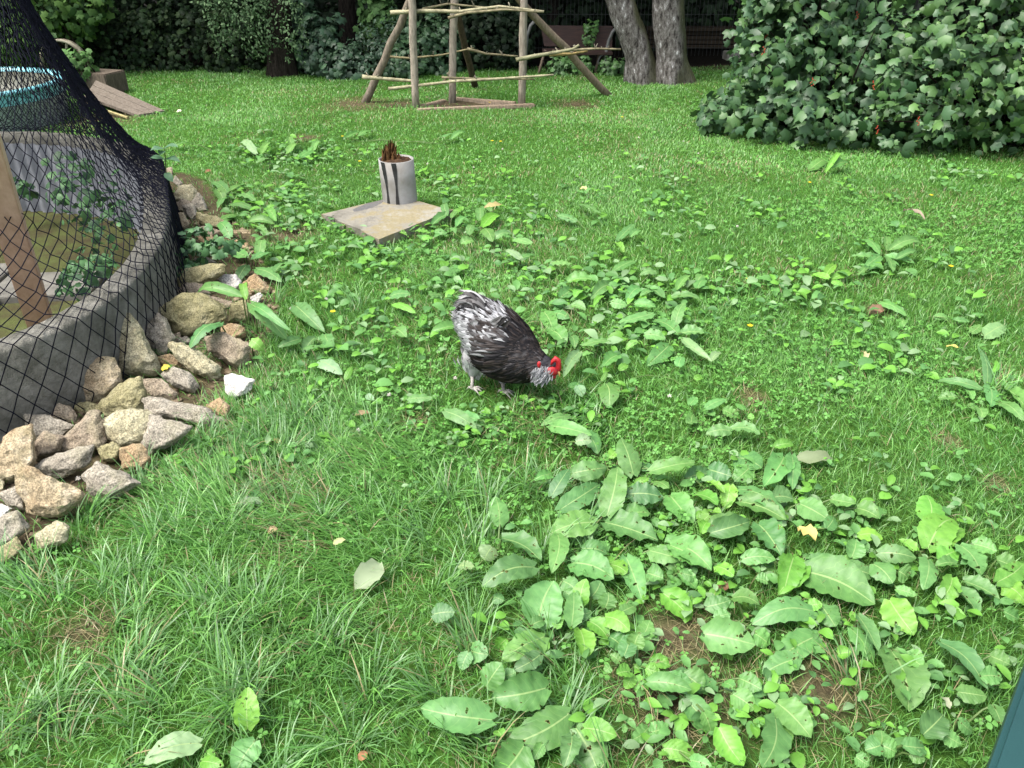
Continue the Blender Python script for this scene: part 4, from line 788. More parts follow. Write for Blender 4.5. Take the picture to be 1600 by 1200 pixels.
# ---------------------------------------------------------------- slab, pipe, rotten post
def build_pipe():
    c = [G(505, 334, .055), G(592, 374, .055), G(706, 328, .055), G(622, 306, .055)]
    bm = bmesh.new(); top = []
    n = 14
    for i in range(4):
        for j in range(n):
            p = c[i].lerp(c[(i+1) % 4], j/n); q = noise.noise(p*9)*.02; top.append(Vector((p.x+q, p.y+q*.7, .055)))
    V = [bm.verts.new(p) for p in top]; B = [bm.verts.new((p.x, p.y, -.06)) for p in top]
    m = len(top)
    bm.faces.new(V[::-1]); [bm.faces.new((V[i], V[(i+1) % m], B[(i+1) % m], B[i])) for i in range(m)]
    bmesh.ops.recalc_face_normals(bm, faces=bm.faces[:]); base = Vector((-.75, 4.7, 0)); bmesh.ops.translate(bm, verts=bm.verts[:], vec=-base)
    me = bpy.data.meshes.new('concrete_slab'); bm.to_mesh(me); bm.free()
    mt, nt, b, N, L = nodes('slab_concrete'); tc = N('ShaderNodeTexCoord'); nz = N('ShaderNodeTexNoise'); nz.inputs['Scale'].default_value = 5; nz.inputs['Detail'].default_value = 8; nz.inputs['Roughness'].default_value = .7; L(tc.outputs['Object'], nz.inputs[0])
    r = N('ShaderNodeValToRGB'); e = r.color_ramp.elements; e[0].position = .36; e[0].color = (.13, .12, .095, 1); e[1].position = .64; e[1].color = (.25, .235, .19, 1); k = e.new(.55); k.color = (.21, .175, .09, 1); k = e.new(.46); k.color = (.21, .195, .16, 1)
    L(nz.outputs[0], r.inputs[0])
    # tar stain: distorted streak from the pipe foot to the front left
    mp = N('ShaderNodeMapping'); mp.vector_type = 'TEXTURE'; mp.inputs['Location'].default_value = (-.05, .13, 0); mp.inputs['Rotation'].default_value = (0, 0, 1.03); mp.inputs['Scale'].default_value = (.19, .038, 1)
    n2 = N('ShaderNodeTexNoise'); n2.inputs['Scale'].default_value = 12; L(tc.outputs['Object'], n2.inputs[0]); va = N('ShaderNodeVectorMath'); va.operation = 'SCALE'; L(n2.outputs[1], va.inputs[0]); va.inputs['Scale'].default_value = .08
    vb = N('ShaderNodeVectorMath'); vb.operation = 'ADD'; L(tc.outputs['Object'], vb.inputs[0]); L(va.outputs[0], vb.inputs[1]); L(vb.outputs[0], mp.inputs[0])
    sxy = N('ShaderNodeSeparateXYZ'); L(mp.outputs[0], sxy.inputs[0]); cb = N('ShaderNodeCombineXYZ'); L(sxy.outputs[0], cb.inputs[0]); L(sxy.outputs[1], cb.inputs[1])
    ln = N('ShaderNodeVectorMath'); ln.operation = 'LENGTH'; L(cb.outputs[0], ln.inputs[0]); lt = N('ShaderNodeMath'); lt.operation = 'LESS_THAN'; L(ln.outputs['Value'], lt.inputs[0]); lt.inputs[1].default_value = 1
    mm = N('ShaderNodeMath'); mm.operation = 'MULTIPLY'; L(lt.outputs[0], mm.inputs[0]); mm.inputs[1].default_value = .8
    mx = N('ShaderNodeMixRGB'); L(mm.outputs[0], mx.inputs[0]); L(r.outputs[0], mx.inputs[1]); mx.inputs[2].default_value = (.075, .075, .08, 1); L(mx.outputs[0], b.inputs['Base Color']); b.inputs['Roughness'].default_value = .9
    n3 = N('ShaderNodeTexNoise'); n3.inputs['Scale'].default_value = 50; n3.inputs['Detail'].default_value = 8; L(tc.outputs['Object'], n3.inputs[0]); bp = N('ShaderNodeBump'); bp.inputs['Strength'].default_value = .8; bp.inputs['Distance'].default_value = .01; L(n3.outputs[0], bp.inputs['Height']); L(bp.outputs[0], b.inputs['Normal'])
    o = link('concrete_slab', me, mt); o.location = base; tag(o, 'square worn concrete slab with a dark tar stain, lying in the grass', 'slab')
    # pipe
    ft = G(625, 312, .055); R0 = .106; Hh = .25; X, Y = ft.x, ft.y+.005
    pe = empty('pipe_section', (X, Y, .055)); tag(pe, 'short upright grey pipe with two black tar drips, standing on the slab', 'pipe')
    tilt = Vector((-.012, 0, 0)); mb = MB(); n = 48; V = []
    prof = [(R0, 0), (R0, Hh*.5), (R0, Hh), (R0-.007, Hh+.001), (R0-.009, Hh-.05), (R0-.009, .0)]
    for i in range(n):
        a = 2*math.pi*i/n
        for (r_, z) in prof: V.append((X+r_*math.cos(a)-.03*z, Y+r_*math.sin(a), .055+z))
    m = len(prof); Q = [(i*m+k, ((i+1) % n)*m+k, ((i+1) % n)*m+k+1, i*m+k+1) for i in range(n) for k in range(m-1)]
    link('pipe_wall', npmesh('pipe_wall', V, [np.array(Q)]), mat('grey_pipe', (.19, .175, .155), (.30, .30, .295), 6, .6, .1, 60, c3=(.38, .375, .37), detail=8), pe, True)
    for (a0, w0, ln_, k) in ((-1.57-.72, .17, .99, 0), (-1.57-.08, .145, 1.0, 1)):
        V = []; ns = 22
        for i in range(ns+1):
            t = i/ns; a = a0+.07*math.sin(t*3+k)+.13*t; hw = w0*(1-.5*min(1, t*1.8)+.22*math.sin(t*7+k)*t)*.95+.012*noise.noise(Vector((t*20, k, 0)))
            for q in (-1, -.33, .33, 1): aa = a+q*hw; r_ = R0+.0025; z = Hh*(1-t*ln_); V.append((X+r_*math.cos(aa)-.03*z, Y+r_*math.sin(aa), .055+z))
        Q = [(i*4+j, i*4+j+1, (i+1)*4+j+1, (i+1)*4+j) for i in range(ns) for j in range(3)]
        link('tar_drip', npmesh('tar_drip', V, [np.array(Q)]), mat('black_tar', (.012, .012, .013), (.035, .035, .037), 25, .45, .2, 60), pe, True)
    # rotten stump in the pipe
    rp = empty('rotten_post', (X, Y, .28)); tag(rp, 'splintered rotten wood stump sticking out of the grey pipe', 'wood stump')
    V = []; Q = []; n = 28; rr = random.Random(8)
    hs = [rr.uniform(.02, .1) for _ in range(n)]
    mb = MB()
    for i in range(110):
        a = rr.uniform(0, 6.28); r_ = rr.uniform(.0, .055); x = X-.02+r_*math.cos(a)*1.05-.01; y = Y+r_*math.sin(a)*.9; h = (.15-r_*.9)*rr.uniform(.5, 1.0)*(1 if x < X-.0 else .6); s = rr.uniform(.006, .015)
        kk = rr.choice([.35, .6, 1., 1.3, 2.2]); mb.tube([(x, y, .25), (x+rr.gauss(0, .003), y, .27+h*.6), (x+rr.gauss(0, .008), y, .275+h)], [s, s*.8, s*.15], 5, .25, c=(kk, kk*.8, kk*.6))
    mb.build('splinters', mat('rotten_wood', (.022, .015, .009), (.075, .050, .028), 30, .9, .7, 60, vcol=True), rp)
    mb = MB(); V = [(X, Y, .32)]
    for j in range(1, 5):
        for i in range(16): a = i/16*6.283; r_ = .098*j/4; V.append((X-.008+r_*math.cos(a), Y+r_*math.sin(a), .296+.025*(1-j/4)+rr.uniform(-.008, .008)))
    Fs = [(0, 1+i, 1+(i+1) % 16) for i in range(16)]+[(1+j*16+i, 1+(j+1)*16+i, 1+(j+1)*16+(i+1) % 16, 1+j*16+(i+1) % 16) for j in range(3) for i in range(16)]
    mb.add(V, Fs); mb.build('wood_crumbs', mat('wood_crumbs', (.03, .018, .012), (.1, .06, .035), 60, .95, .9, 90), rp)
build_pipe()

# ---------------------------------------------------------------- wooden climbing frame and edging
def build_frame():
    root = empty('pole_tent', (-.4, 8.2, 0)); tag(root, 'rustic tent shaped frame of round poles tied with bare branches', 'climbing frame')
    def pole(name, pts, r, c, jit=.08, m=M_WOOD, ends=.85):
        mb = MB(); P = [Vector(p) for p in pts]
        if len(P) == 2: P = wiggle(P[0], P[1], 9, r*.22, seed=int(abs(P[0].x)*1000))
        rs = [r*(1-(1-ends)*i/(len(P)-1)) for i in range(len(P))]; mb.tube(P, rs, 10, jit, c=c); return mb.build(name, m, root, True)
    gr = (1.5, 1.52, 1.5)
    def post(px0, py0, px1, py1, Hh=1.95, r=.037, c=gr, name='post', Y=None):
        b = G(px0, py0); t = at(px1, py1, b.y if Y is None else Y); k = (Hh-b.z)/(t.z-b.z); top = b.lerp(t, k) if Y is None else b.lerp(t, k); b.z = -.05
        return pole(name, [b, top], r, c)
    post(650, 170, 643, 0); post(706, 162, 709, 0); post(815, 165, 818, 0)
    post(566, 160, 640, 0, Hh=1.3, r=.039, c=(.95, .95, .9), name='leaning_pole', Y=8.05)
    post(957, 148, 818, 4, Hh=1.1, r=.039, c=(1.0, .95, .82), name='leaning_pole', Y=8.1)
    post(744, 135, 715, 20, Hh=1.3, r=.035, c=(.4, .36, .3), name='leaning_pole', Y=8.5)
    def br(pp, Y, r, c, seed):
        P = [at(a, b, Y) for a, b in pp]; Q = []
        for i in range(len(P)-1):
            for j in range(4): Q.append(P[i].lerp(P[i+1], j/4)+Vector((0, 0, noise.noise(Vector((i*4+j, seed, 0)))*.012)))
        Q.append(P[-1]); rs = [r*(1-.45*i/(len(Q)-1)) for i in range(len(Q))]; mb = MB(); mb.tube(Q, rs, 7, .12, c=c)
        rr = random.Random(seed)
        for _ in range(5): q = rr.choice(Q[1:-1]); mb.tube([q, q+Vector((rr.uniform(-.03, .03), rr.uniform(-.02, .02), rr.uniform(.015, .05)))], [r*.5, r*.2], 5)
        mb.build('branch', M_BRANCH, root, True)
    b1 = (1.5, 1.5, 1.3); b2 = (1.0, .95, .8)
    br([(610, 20), (660, 17), (720, 18), (780, 10), (850, 18)], 7.92, .019, b1, 1)
    br([(700, 28), (730, 20), (790, 15), (848, 19)], 7.88, .014, b2, 2)
    br([(660, 14), (700, 6), (740, 10), (800, 16)], 8.1, .011, b2, 3)
    br([(566, 120), (610, 124), (655, 127)], 7.93, .020, b1, 4)
    br([(607, 139), (650, 134), (710, 127), (780, 123), (865, 117)], 7.9, .017, b1, 5)
    br([(690, 121), (740, 123), (790, 123), (835, 124)], 7.95, .012, b2, 6)
    br([(692, 128), (700, 121), (702, 112)], 8.0, .012, b2, 7)
    br([(600, 88), (640, 91), (690, 86), (740, 75)], 8.4, .012, (.9, .85, .65), 8)
    br([(730, 76), (760, 84), (810, 88)], 8.4, .014, b2, 9)
    br([(806, 93), (850, 85), (895, 77), (905, 70)], 7.95, .020, (1.15, 1.2, 1.0), 10)
    br([(895, 78), (930, 76), (970, 77)], 7.95, .013, b2, 11)
    br([(858, 86), (895, 84), (918, 80)], 8.0, .016, (1.2, 1.0, .6), 12)
    # sand box edging
    def edge(name, label, a, b, h, t, z0=0):
        a, b = G(*a), G(*b); d = b-a; ang = math.atan2(d.y, d.x); mb = MB(); mb.box(((a.x+b.x)/2, (a.y+b.y)/2, h/2-.01), d.length, t, h, Matrix.Rotation(ang, 3, 'Z'), (1.4, 1.3, 1.15))
        o = mb.build(name, M_WOOD, sb, bevel=.006)
    sb = empty('timber_edging', (-.4, 8., 0)); tag(sb, 'grey timber edging round the soil patch under the wooden frame', 'edging')
    edge('timber', '', (652, 174), (835, 166), .035, .07); edge('timber', '', (655, 170), (695, 160), .04, .06); edge('timber', '', (712, 158), (805, 165), .045, .07)
build_frame()

# ---------------------------------------------------------------- trees, shrubs, woodland
def lobed(n=5):
    pts_ = []
    for i in range(n):
        a = -math.pi/2+math.pi*(i+.5)/n*1.25-math.pi*.125; r = 1.0 if i == n//2 else (.85 if abs(i-n//2) == 1 else .6)
        pts_.append((r*math.cos(a), r*math.sin(a)));
        if i < n-1: a2 = a+math.pi/n*.62; pts_.append((.62*math.cos(a2), .62*math.sin(a2)))
    return [(-.25, 0)]+pts_
LOB = lobed(); OVAL = [(0, 0), (.35, -.3), (.8, -.22), (1.1, 0), (.8, .22), (.35, .3)]
def scatter(blobs, n, size, cols, shape=LOB, shell=.35, seed=1, zmin=.02, face=(0, -.35, .55), jit=.45):
    """leaves through a union of ellipsoids, denser towards the skin"""
    rg = np.random.default_rng(seed); w_ = np.array([b[1][0]*b[1][1]+b[1][0]*b[1][2] for b in blobs]); w_ = w_/w_.sum(); V, C = [], []; idx = rg.choice(len(blobs), n, p=w_)
    cen = np.array([b[0] for b in blobs])[idx]; rad = np.array([b[1] for b in blobs])[idx]
    d = rg.normal(size=(n, 3)); d /= np.linalg.norm(d, axis=1)[:, None]; r = 1-shell*rg.random(n)**1.5; lump = 1+.30*np.sin(d[:, 0]*7+idx*2.)*np.sin(d[:, 2]*6+idx)+.1*np.sin(d[:, 0]*15+d[:, 2]*13+idx)
    P = cen+d*rad*(r*lump)[:, None]; keep = P[:, 2] > zmin; P = P[keep]; d = d[keep]; n = len(P)
    nv = d*.8+np.array(face)+rg.normal(0, jit, (n, 3)); nv /= np.linalg.norm(nv, axis=1)[:, None]
    t = np.cross(nv, rg.normal(size=(n, 3))); t += np.array([0, 0, -.6]); t -= nv*(t*nv).sum(1)[:, None]; t /= np.linalg.norm(t, axis=1)[:, None]; s = np.cross(nv, t)
    sz = size*rg.uniform(.4, 1.3, n); m = len(shape); out = np.zeros((n, m+1, 3)); 
    for k, (a, b) in enumerate([(.35, 0)]+list(shape)):
        out[:, k] = P+t*(a*sz)[:, None]+s*(b*sz)[:, None]+nv*((-.22*(a*a+b*b)+(.12 if k == 0 else 0))*sz)[:, None]
    o = (np.arange(n)*(m+1))[:, None]; T = np.concatenate([o+np.array([0, 1+k, 1+(k+1) % m]) for k in range(m)])
    cl = np.array(cols)[rg.integers(0, len(cols), n)]*rg.uniform(.75, 1.25, (n, 1)); return out.reshape(-1, 3), T, np.repeat(cl, m+1, 0)
def foliage(name, parent, mt, *a, **k):
    V, T, C = scatter(*a, **k); return link(name, npmesh(name, V, [T], C), mt, parent)
M_BARKD = mat('dark_bark', (.012, .010, .008), (.04, .034, .027), 14, .95, .9, 30, stretch=(3, 3, .7), bdist=.03)
CG = [(.055, .13, .045), (.07, .155, .05), (.045, .105, .042), (.09, .19, .055), (.06, .135, .06)]
def shrub(name, label, cat, blobs, n, size, cols, shape=LOB, seed=1, mt=M_SHRUB, group=None, twigs=8, partname='foliage', berries=0, jit=.45):
    c0 = Vector(blobs[0][0]); e = empty(name, (c0.x, c0.y, 0)); tag(e, label, cat, group)
    foliage(partname, e, mt, blobs, n, size, cols, shape=shape, seed=seed, jit=jit)
    if twigs:
        rr = random.Random(seed); mb = MB()
        for i in range(twigs):
            c, r = rr.choice(blobs); t = Vector(c)+Vector((rr.gauss(0, .5)*r[0], rr.gauss(0, .5)*r[1], rr.uniform(0, .9)*r[2])); b = Vector((c0.x+rr.gauss(0, .12), c0.y+rr.gauss(0, .1), -.02)); mb.tube([b, b.lerp(t, .5)+Vector((rr.gauss(0, .05), 0, .08)), t], [.013, .009, .003], 6, .1)
        mb.build('stems', M_BARKD, e, True)
    if berries:
        rr = random.Random(seed+1); bmt = mat('red_berry', (.25, .02, .01), (.4, .06, .02), 30, .4, 0)
        for i in range(berries):
            mb = MB()
            c, r = rr.choice(blobs); a = rr.uniform(-2.6, -.5); zz = rr.uniform(-.7, .8); q = math.sqrt(1-zz*zz); p = Vector(c)+Vector((math.cos(a)*q*r[0], math.sin(a)*q*r[1], zz*r[2]))*1.0
            if p.z < .1: continue
            for j in range(7):
                bm = bmesh.new(); bmesh.ops.create_icosphere(bm, subdivisions=1, radius=.0055); o = p+Vector((rr.gauss(0, .007), rr.gauss(0, .007)-.01, -j*.009)); mb.add([v.co+o for v in bm.verts], [[v.index for v in f.verts] for f in bm.faces]); bm.free()
            mb.build('berry_cluster', bmt, e, True)
    return e
def build_bushes():
    A = [((2.55, 6.95, .42), (.72, .6, .50)), ((2.35, 7.0, .9), (.48, .45, .45)), ((2.1, 6.95, .62), (.35, .4, .4)), ((3.0, 6.7, .45), (.5, .5, .5)), ((1.85, 6.85, .18), (.28, .25, .22)), ((2.3, 6.6, .20), (.5, .35, .25)), ((2.15, 7.0, 1.3), (.3, .4, .4)), ((1.72, 6.95, .13), (.16, .15, .14)), ((1.95, 6.9, 1.0), (.16, .16, .12)), ((1.9, 6.9, .78), (.12, .12, .1)), ((2.62, 6.9, .98), (.14, .2, .12)), ((1.66, 7.0, .2), (.1, .1, .07))]
    shrub('currant_bush', 'dark green currant bush with lobed leaves and low branches spreading left', 'bush', A, 4300, .070, [tuple(q*.78 for q in c_) for c_ in CG], seed=21, group='currant bushes on the right', twigs=40, berries=7, jit=.65)
    B = [((3.9, 6.6, .75), (1.0, .75, .8)), ((3.35, 6.35, .45), (.55, .45, .45)), ((4.0, 6.15, .4), (.6, .4, .42)), ((3.95, 6.6, 1.4), (.8, .6, .55)), ((4.9, 6.6, .8), (.8, .8, .9)), ((3.0, 6.25, .2), (.4, .25, .24)), ((4.6, 6.0, .35), (.5, .35, .35))]
    BC = [(.065, .15, .048), (.085, .185, .052), (.052, .12, .045), (.11, .225, .06), (.07, .155, .065)]
    shrub('currant_bush', 'larger currant bush with red berries filling the right edge, lighter green on top', 'bush', B, 6600, .068, [tuple(q*.78 for q in c_) for c_ in BC], seed=22, group='currant bushes on the right', twigs=44, berries=12, jit=.65)
build_bushes()
def trunk(name, pts_, rads, mt, parent, n=24, amp=.06, roots=True):
    mb = MB(); P = [Vector(p) for p in pts_]; Q, Rr = [], []
    for i in range(len(P)-1):
        for j in range(6): t = j/6; Q.append(P[i].lerp(P[i+1], t)); Rr.append(rads[i]*(1-t)+rads[i+1]*t)
    Q.append(P[-1]); Rr.append(rads[-1]); mb.tube(Q, Rr, n, 0)
    V = []
    for idx, v in enumerate(mb.v):
        v = Vector(v); i = idx//n; c = Q[i]; d = v-c; k = 1+noise.noise(Vector((v.x*7, v.y*7, v.z*3)))*amp*2
        if roots and v.z < .25: a = math.atan2(d.y, d.x); k += (.25-v.z)*1.2*max(0, math.cos(a*4+1))
        V.append(c+d*k)
    mb.v = [tuple(v) for v in V]; return mb.build(name, mt, parent, True)
def birchmat():
    m, nt, b, N, L = nodes('birch_bark'); b.inputs['Specular IOR Level'].default_value = .05; tc = N('ShaderNodeTexCoord'); mp = N('ShaderNodeMapping'); L(tc.outputs['Object'], mp.inputs[0]); mp.inputs['Scale'].default_value = (1.6, 1.6, .7)
    n = N('ShaderNodeTexNoise'); n.inputs['Scale'].default_value = 16; n.inputs['Detail'].default_value = 9; n.inputs['Roughness'].default_value = .75; L(mp.outputs[0], n.inputs[0])
    r = N('ShaderNodeValToRGB'); e = r.color_ramp.elements; e[0].position = .38; e[0].color = (.025, .022, .02, 1); e[1].position = .66; e[1].color = (.75, .75, .75, 1); k = e.new(.5); k.color = (.13, .12, .11, 1); k = e.new(.60); k.color = (.24, .23, .22, 1); L(n.outputs[0], r.inputs[0])
    n2 = N('ShaderNodeTexNoise'); n2.inputs['Scale'].default_value = 3; L(tc.outputs['Object'], n2.inputs[0]); sx = N('ShaderNodeSeparateXYZ'); gm = N('ShaderNodeNewGeometry'); L(gm.outputs['Normal'], sx.inputs[0])
    a0 = N('ShaderNodeMath'); a0.operation = 'MULTIPLY_ADD'; L(n.outputs[0], a0.inputs[0]); a0.inputs[1].default_value = 1.6; a0.inputs[2].default_value = -1.05; a1 = N('ShaderNodeMath'); a1.operation = 'ADD'; L(a0.outputs[0], a1.inputs[0]); L(n2.outputs[0], a1.inputs[1]); ad = N('ShaderNodeMath'); ad.operation = 'ADD'; L(sx.outputs[0], ad.inputs[0]); L(a1.outputs[0], ad.inputs[1]); r2 = N('ShaderNodeValToRGB'); r2.color_ramp.elements[0].position = .75; r2.color_ramp.elements[0].position = .55; r2.color_ramp.elements[1].position = 1.0; r2.color_ramp.elements[1].color = (.8, .8, .8, 1); L(ad.outputs[0], r2.inputs[0])
    mx = N('ShaderNodeMixRGB'); L(r2.outputs[0], mx.inputs[0]); L(r.outputs[0], mx.inputs[1]); mx.inputs[2].default_value = (.055, .062, .022, 1); L(mx.outputs[0], b.inputs['Base Color']); b.inputs['Roughness'].default_value = .9
    bp = N('ShaderNodeBump'); bp.inputs['Strength'].default_value = .9; bp.inputs['Distance'].default_value = .03; L(n.outputs[0], bp.inputs['Height']); L(bp.outputs[0], b.inputs['Normal']); return m
def build_trees():
    bk = birchmat(); Y = 9.55
    for (label, pp, rad, crown) in [
        ('birch trunk leaning to the left, grey bark with white flecks and mossy side', [(1008, 128), (1000, 90), (985, 45), (968, 0)], [.185, .15, .145, .14], (.2, 9.6, 4.6)),
        ('straight thick birch trunk with white flecks, moss on its right side', [(1052, 130), (1049, 90), (1046, 45), (1044, 0)], [.20, .165, .16, .16], (2.3, 10.2, 5.0))]:
        b = G(*pp[0]); e = empty('birch_tree', (b.x, b.y, 0)); tag(e, label, 'tree', 'birch trees behind the lawn')
        P = [Vector((b.x, b.y, -.05))]+[at(x, y, b.y) for x, y in pp[1:]]; d = (P[-1]-P[-2]).normalized(); P += [P[-1]+d*1.5, P[-1]+d*3.2]; rads = rad+[.15, .08]
        trunk('trunk', P, rads, bk, e)
        foliage('crown', e, M_DARKLEAF, [(crown, (2.4, 1.9, 1.5)), ((crown[0]+1, crown[1]+.8, crown[2]-1), (1.6, 1.6, .9))], 5000, .13, CG, shape=OVAL, seed=int(b.x*50), shell=.8)
    # dark ivy-hung tree left of centre
    b = G(440, 118); e = empty('dark_tree', (b.x, b.y, 0)); tag(e, 'dark trunk wrapped in hanging foliage left of the wooden frame', 'tree')
    trunk('trunk', [(b.x, b.y, -.05), at(437, 60, b.y), at(434, 0, b.y), (b.x-.1, b.y+.1, 2.5), (b.x, b.y+.2, 4)], [.17, .14, .135, .13, .08], M_BARKD, e)
    foliage('crown', e, M_DARKLEAF, [((-3., 10.2, 3.6), (2.6, 1.9, 1.5)), ((-5.5, 10, 3.3), (2.2, 1.8, 1.2))], 6000, .13, CG, shape=OVAL, seed=5, shell=.8)
    hb = [(tuple(at(px, py, 9.55)), (.17, .15, .36)) for px, py in [(345, 30), (375, 15), (405, 40), (400, -5), (455, 40), (330, -10)]]
    foliage('hanging_leaves', e, M_DARKLEAF, hb, 2300, .035, [(.12, .19, .09), (.08, .14, .06), (.05, .1, .04)], shape=OVAL, seed=9)
    # trunks deep in the wood
    for i, (px, Y, r, lb) in enumerate([(545, 11.8, .10, 'thin dark trunk standing in the shade between the shrubs'), (862, 12.2, .07, 'slim greyish trunk behind the left end of the old bench'), (160, 12.0, .09, 'slim dark trunk in the wood above the wooden ramp'), (838, 13, .12, 'thick dark trunk far behind the right post of the frame')]):
        b = at(px, 60, Y); e = empty('wood_tree', (b.x, Y, 0)); tag(e, lb, 'tree', 'trees in the dark wood')
        trunk('trunk', [(b.x, Y, -.05), (b.x+.03, Y, 1), (b.x-.06, Y+.1, 2.4), (b.x, Y, 4.5)], [r*1.3, r, r, r*.6], M_BARKD, e, n=12)
        foliage('crown', e, M_DARKLEAF, [((b.x, Y, 4.4), (2.3, 1.7, 1.5))], 2600, .16, CG, shape=OVAL, seed=40+i, shell=.8)
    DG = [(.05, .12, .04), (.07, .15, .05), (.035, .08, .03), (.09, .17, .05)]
    S = [  # label, blobs, leaf count, leaf size, colours
     ('round blue-green shrub left of the wooden frame', [(500, 85, 9.9, .33, .45), (470, 60, 10.1, .3, .5), (540, 110, 9.7, .3, .3)], 2200, .06, [(.06, .14, .07), (.08, .17, .08), (.045, .1, .05)]),
     ('low feathery shrub behind the left leaning pole', [(585, 95, 9.8, .38, .36), (620, 80, 10, .3, .4)], 2300, .045, [(.06, .13, .07), (.07, .15, .08), (.045, .1, .05)]),
     ('tall climbing shrub with bright leaves behind the left post', [(585, 20, 10.3, .2, .5), (600, 45, 10.2, .2, .4)], 900, .07, [(.08, .18, .05), (.1, .2, .06)]),
     ('leafy shrub between the left and middle posts of the frame', [(655, 85, 9.9, .3, .38), (630, 105, 9.7, .25, .25), (690, 80, 10, .28, .42)], 1900, .06, [(.06, .14, .06), (.08, .17, .07)]),
     ('dark ivy thicket between the middle and right posts', [(760, 55, 10.3, .45, .62), (720, 30, 10.4, .4, .6), (800, 70, 10.3, .3, .5)], 2600, .055, [(.035, .08, .035), (.05, .1, .04)]),
     ('dark hedge shrub right beside the dark trunk on its left', [(300, 60, 10.3, .5, .6), (370, 80, 10.2, .42, .5), (240, 80, 10.3, .4, .5)], 3600, .05, DG),
     ('dark hedge shrub behind the wooden ramp', [(190, 85, 10.3, .5, .5), (140, 60, 10.4, .4, .6), (90, 90, 10, .4, .4)], 3200, .05, DG),
     ('overhanging bright leafed bush at the upper left', [(110, 5, 9.8, .42, .35), (60, 15, 9.6, .35, .35), (20, 30, 9.6, .4, .6)], 2200, .07, [(.08, .17, .04), (.12, .23, .05), (.06, .13, .04)]),
     ('small leafy plant by the tub under the metal hoop', [(118, 103, 8.6, .2, .16)], 300, .05, [(.1, .22, .06), (.13, .26, .08)]),
    ]
    for i, (lb, bl, n, sz, cols) in enumerate(S):
        blobs = []; cols = [tuple(q*(.26 if i in (4, 5, 6) else (.55 if i in (0, 1, 3) else .7)) for q in c_) for c_ in cols]  # leaf colours scaled down, the shade at the wood's edge put into them
        for (px, py, Y, r, rz) in bl: c = at(px, py, Y); blobs.append(((c.x, c.y, c.z), (r, r*.8, rz)))
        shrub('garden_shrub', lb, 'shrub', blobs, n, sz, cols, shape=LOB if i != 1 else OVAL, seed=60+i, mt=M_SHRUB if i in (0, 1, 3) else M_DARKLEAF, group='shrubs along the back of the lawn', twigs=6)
    # dense wood closing the view, its deep shade put into near-black leaf colours
    rg = random.Random(12); bl = []
    for i in range(90):
        bl.append(((rg.uniform(-13, 13), rg.uniform(13.0, 16), rg.uniform(.2, 4.5)), (rg.uniform(1, 1.8), 1., rg.uniform(.7, 1.3))))
    for i in range(110): bl.append(((rg.uniform(-10, 10), rg.uniform(11.9, 14.5), rg.uniform(.1, .7)), (rg.uniform(.6, 1.2), .6, rg.uniform(.4, .8))))
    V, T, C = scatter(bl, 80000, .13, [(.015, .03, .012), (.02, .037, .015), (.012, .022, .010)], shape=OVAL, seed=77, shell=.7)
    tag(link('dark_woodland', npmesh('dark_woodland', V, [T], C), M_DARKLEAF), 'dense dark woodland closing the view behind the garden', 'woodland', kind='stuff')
    bl = [((rg.uniform(-9, 9), rg.uniform(9.8, 13.5), rg.uniform(3.4, 5.2)), (rg.uniform(1.2, 2), 1.4, rg.uniform(.5, .9))) for i in range(60)]  # unseen leaf mass put overhead to keep sky light off the hedge
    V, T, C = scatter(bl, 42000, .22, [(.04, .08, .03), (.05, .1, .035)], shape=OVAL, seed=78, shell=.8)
    tag(link('shade_canopy', npmesh('shade_canopy', V, [T], C), M_DARKLEAF), 'closed leaf canopy of the woodland, unseen, added to shade the garden edge', 'canopy', kind='stuff')
build_trees()

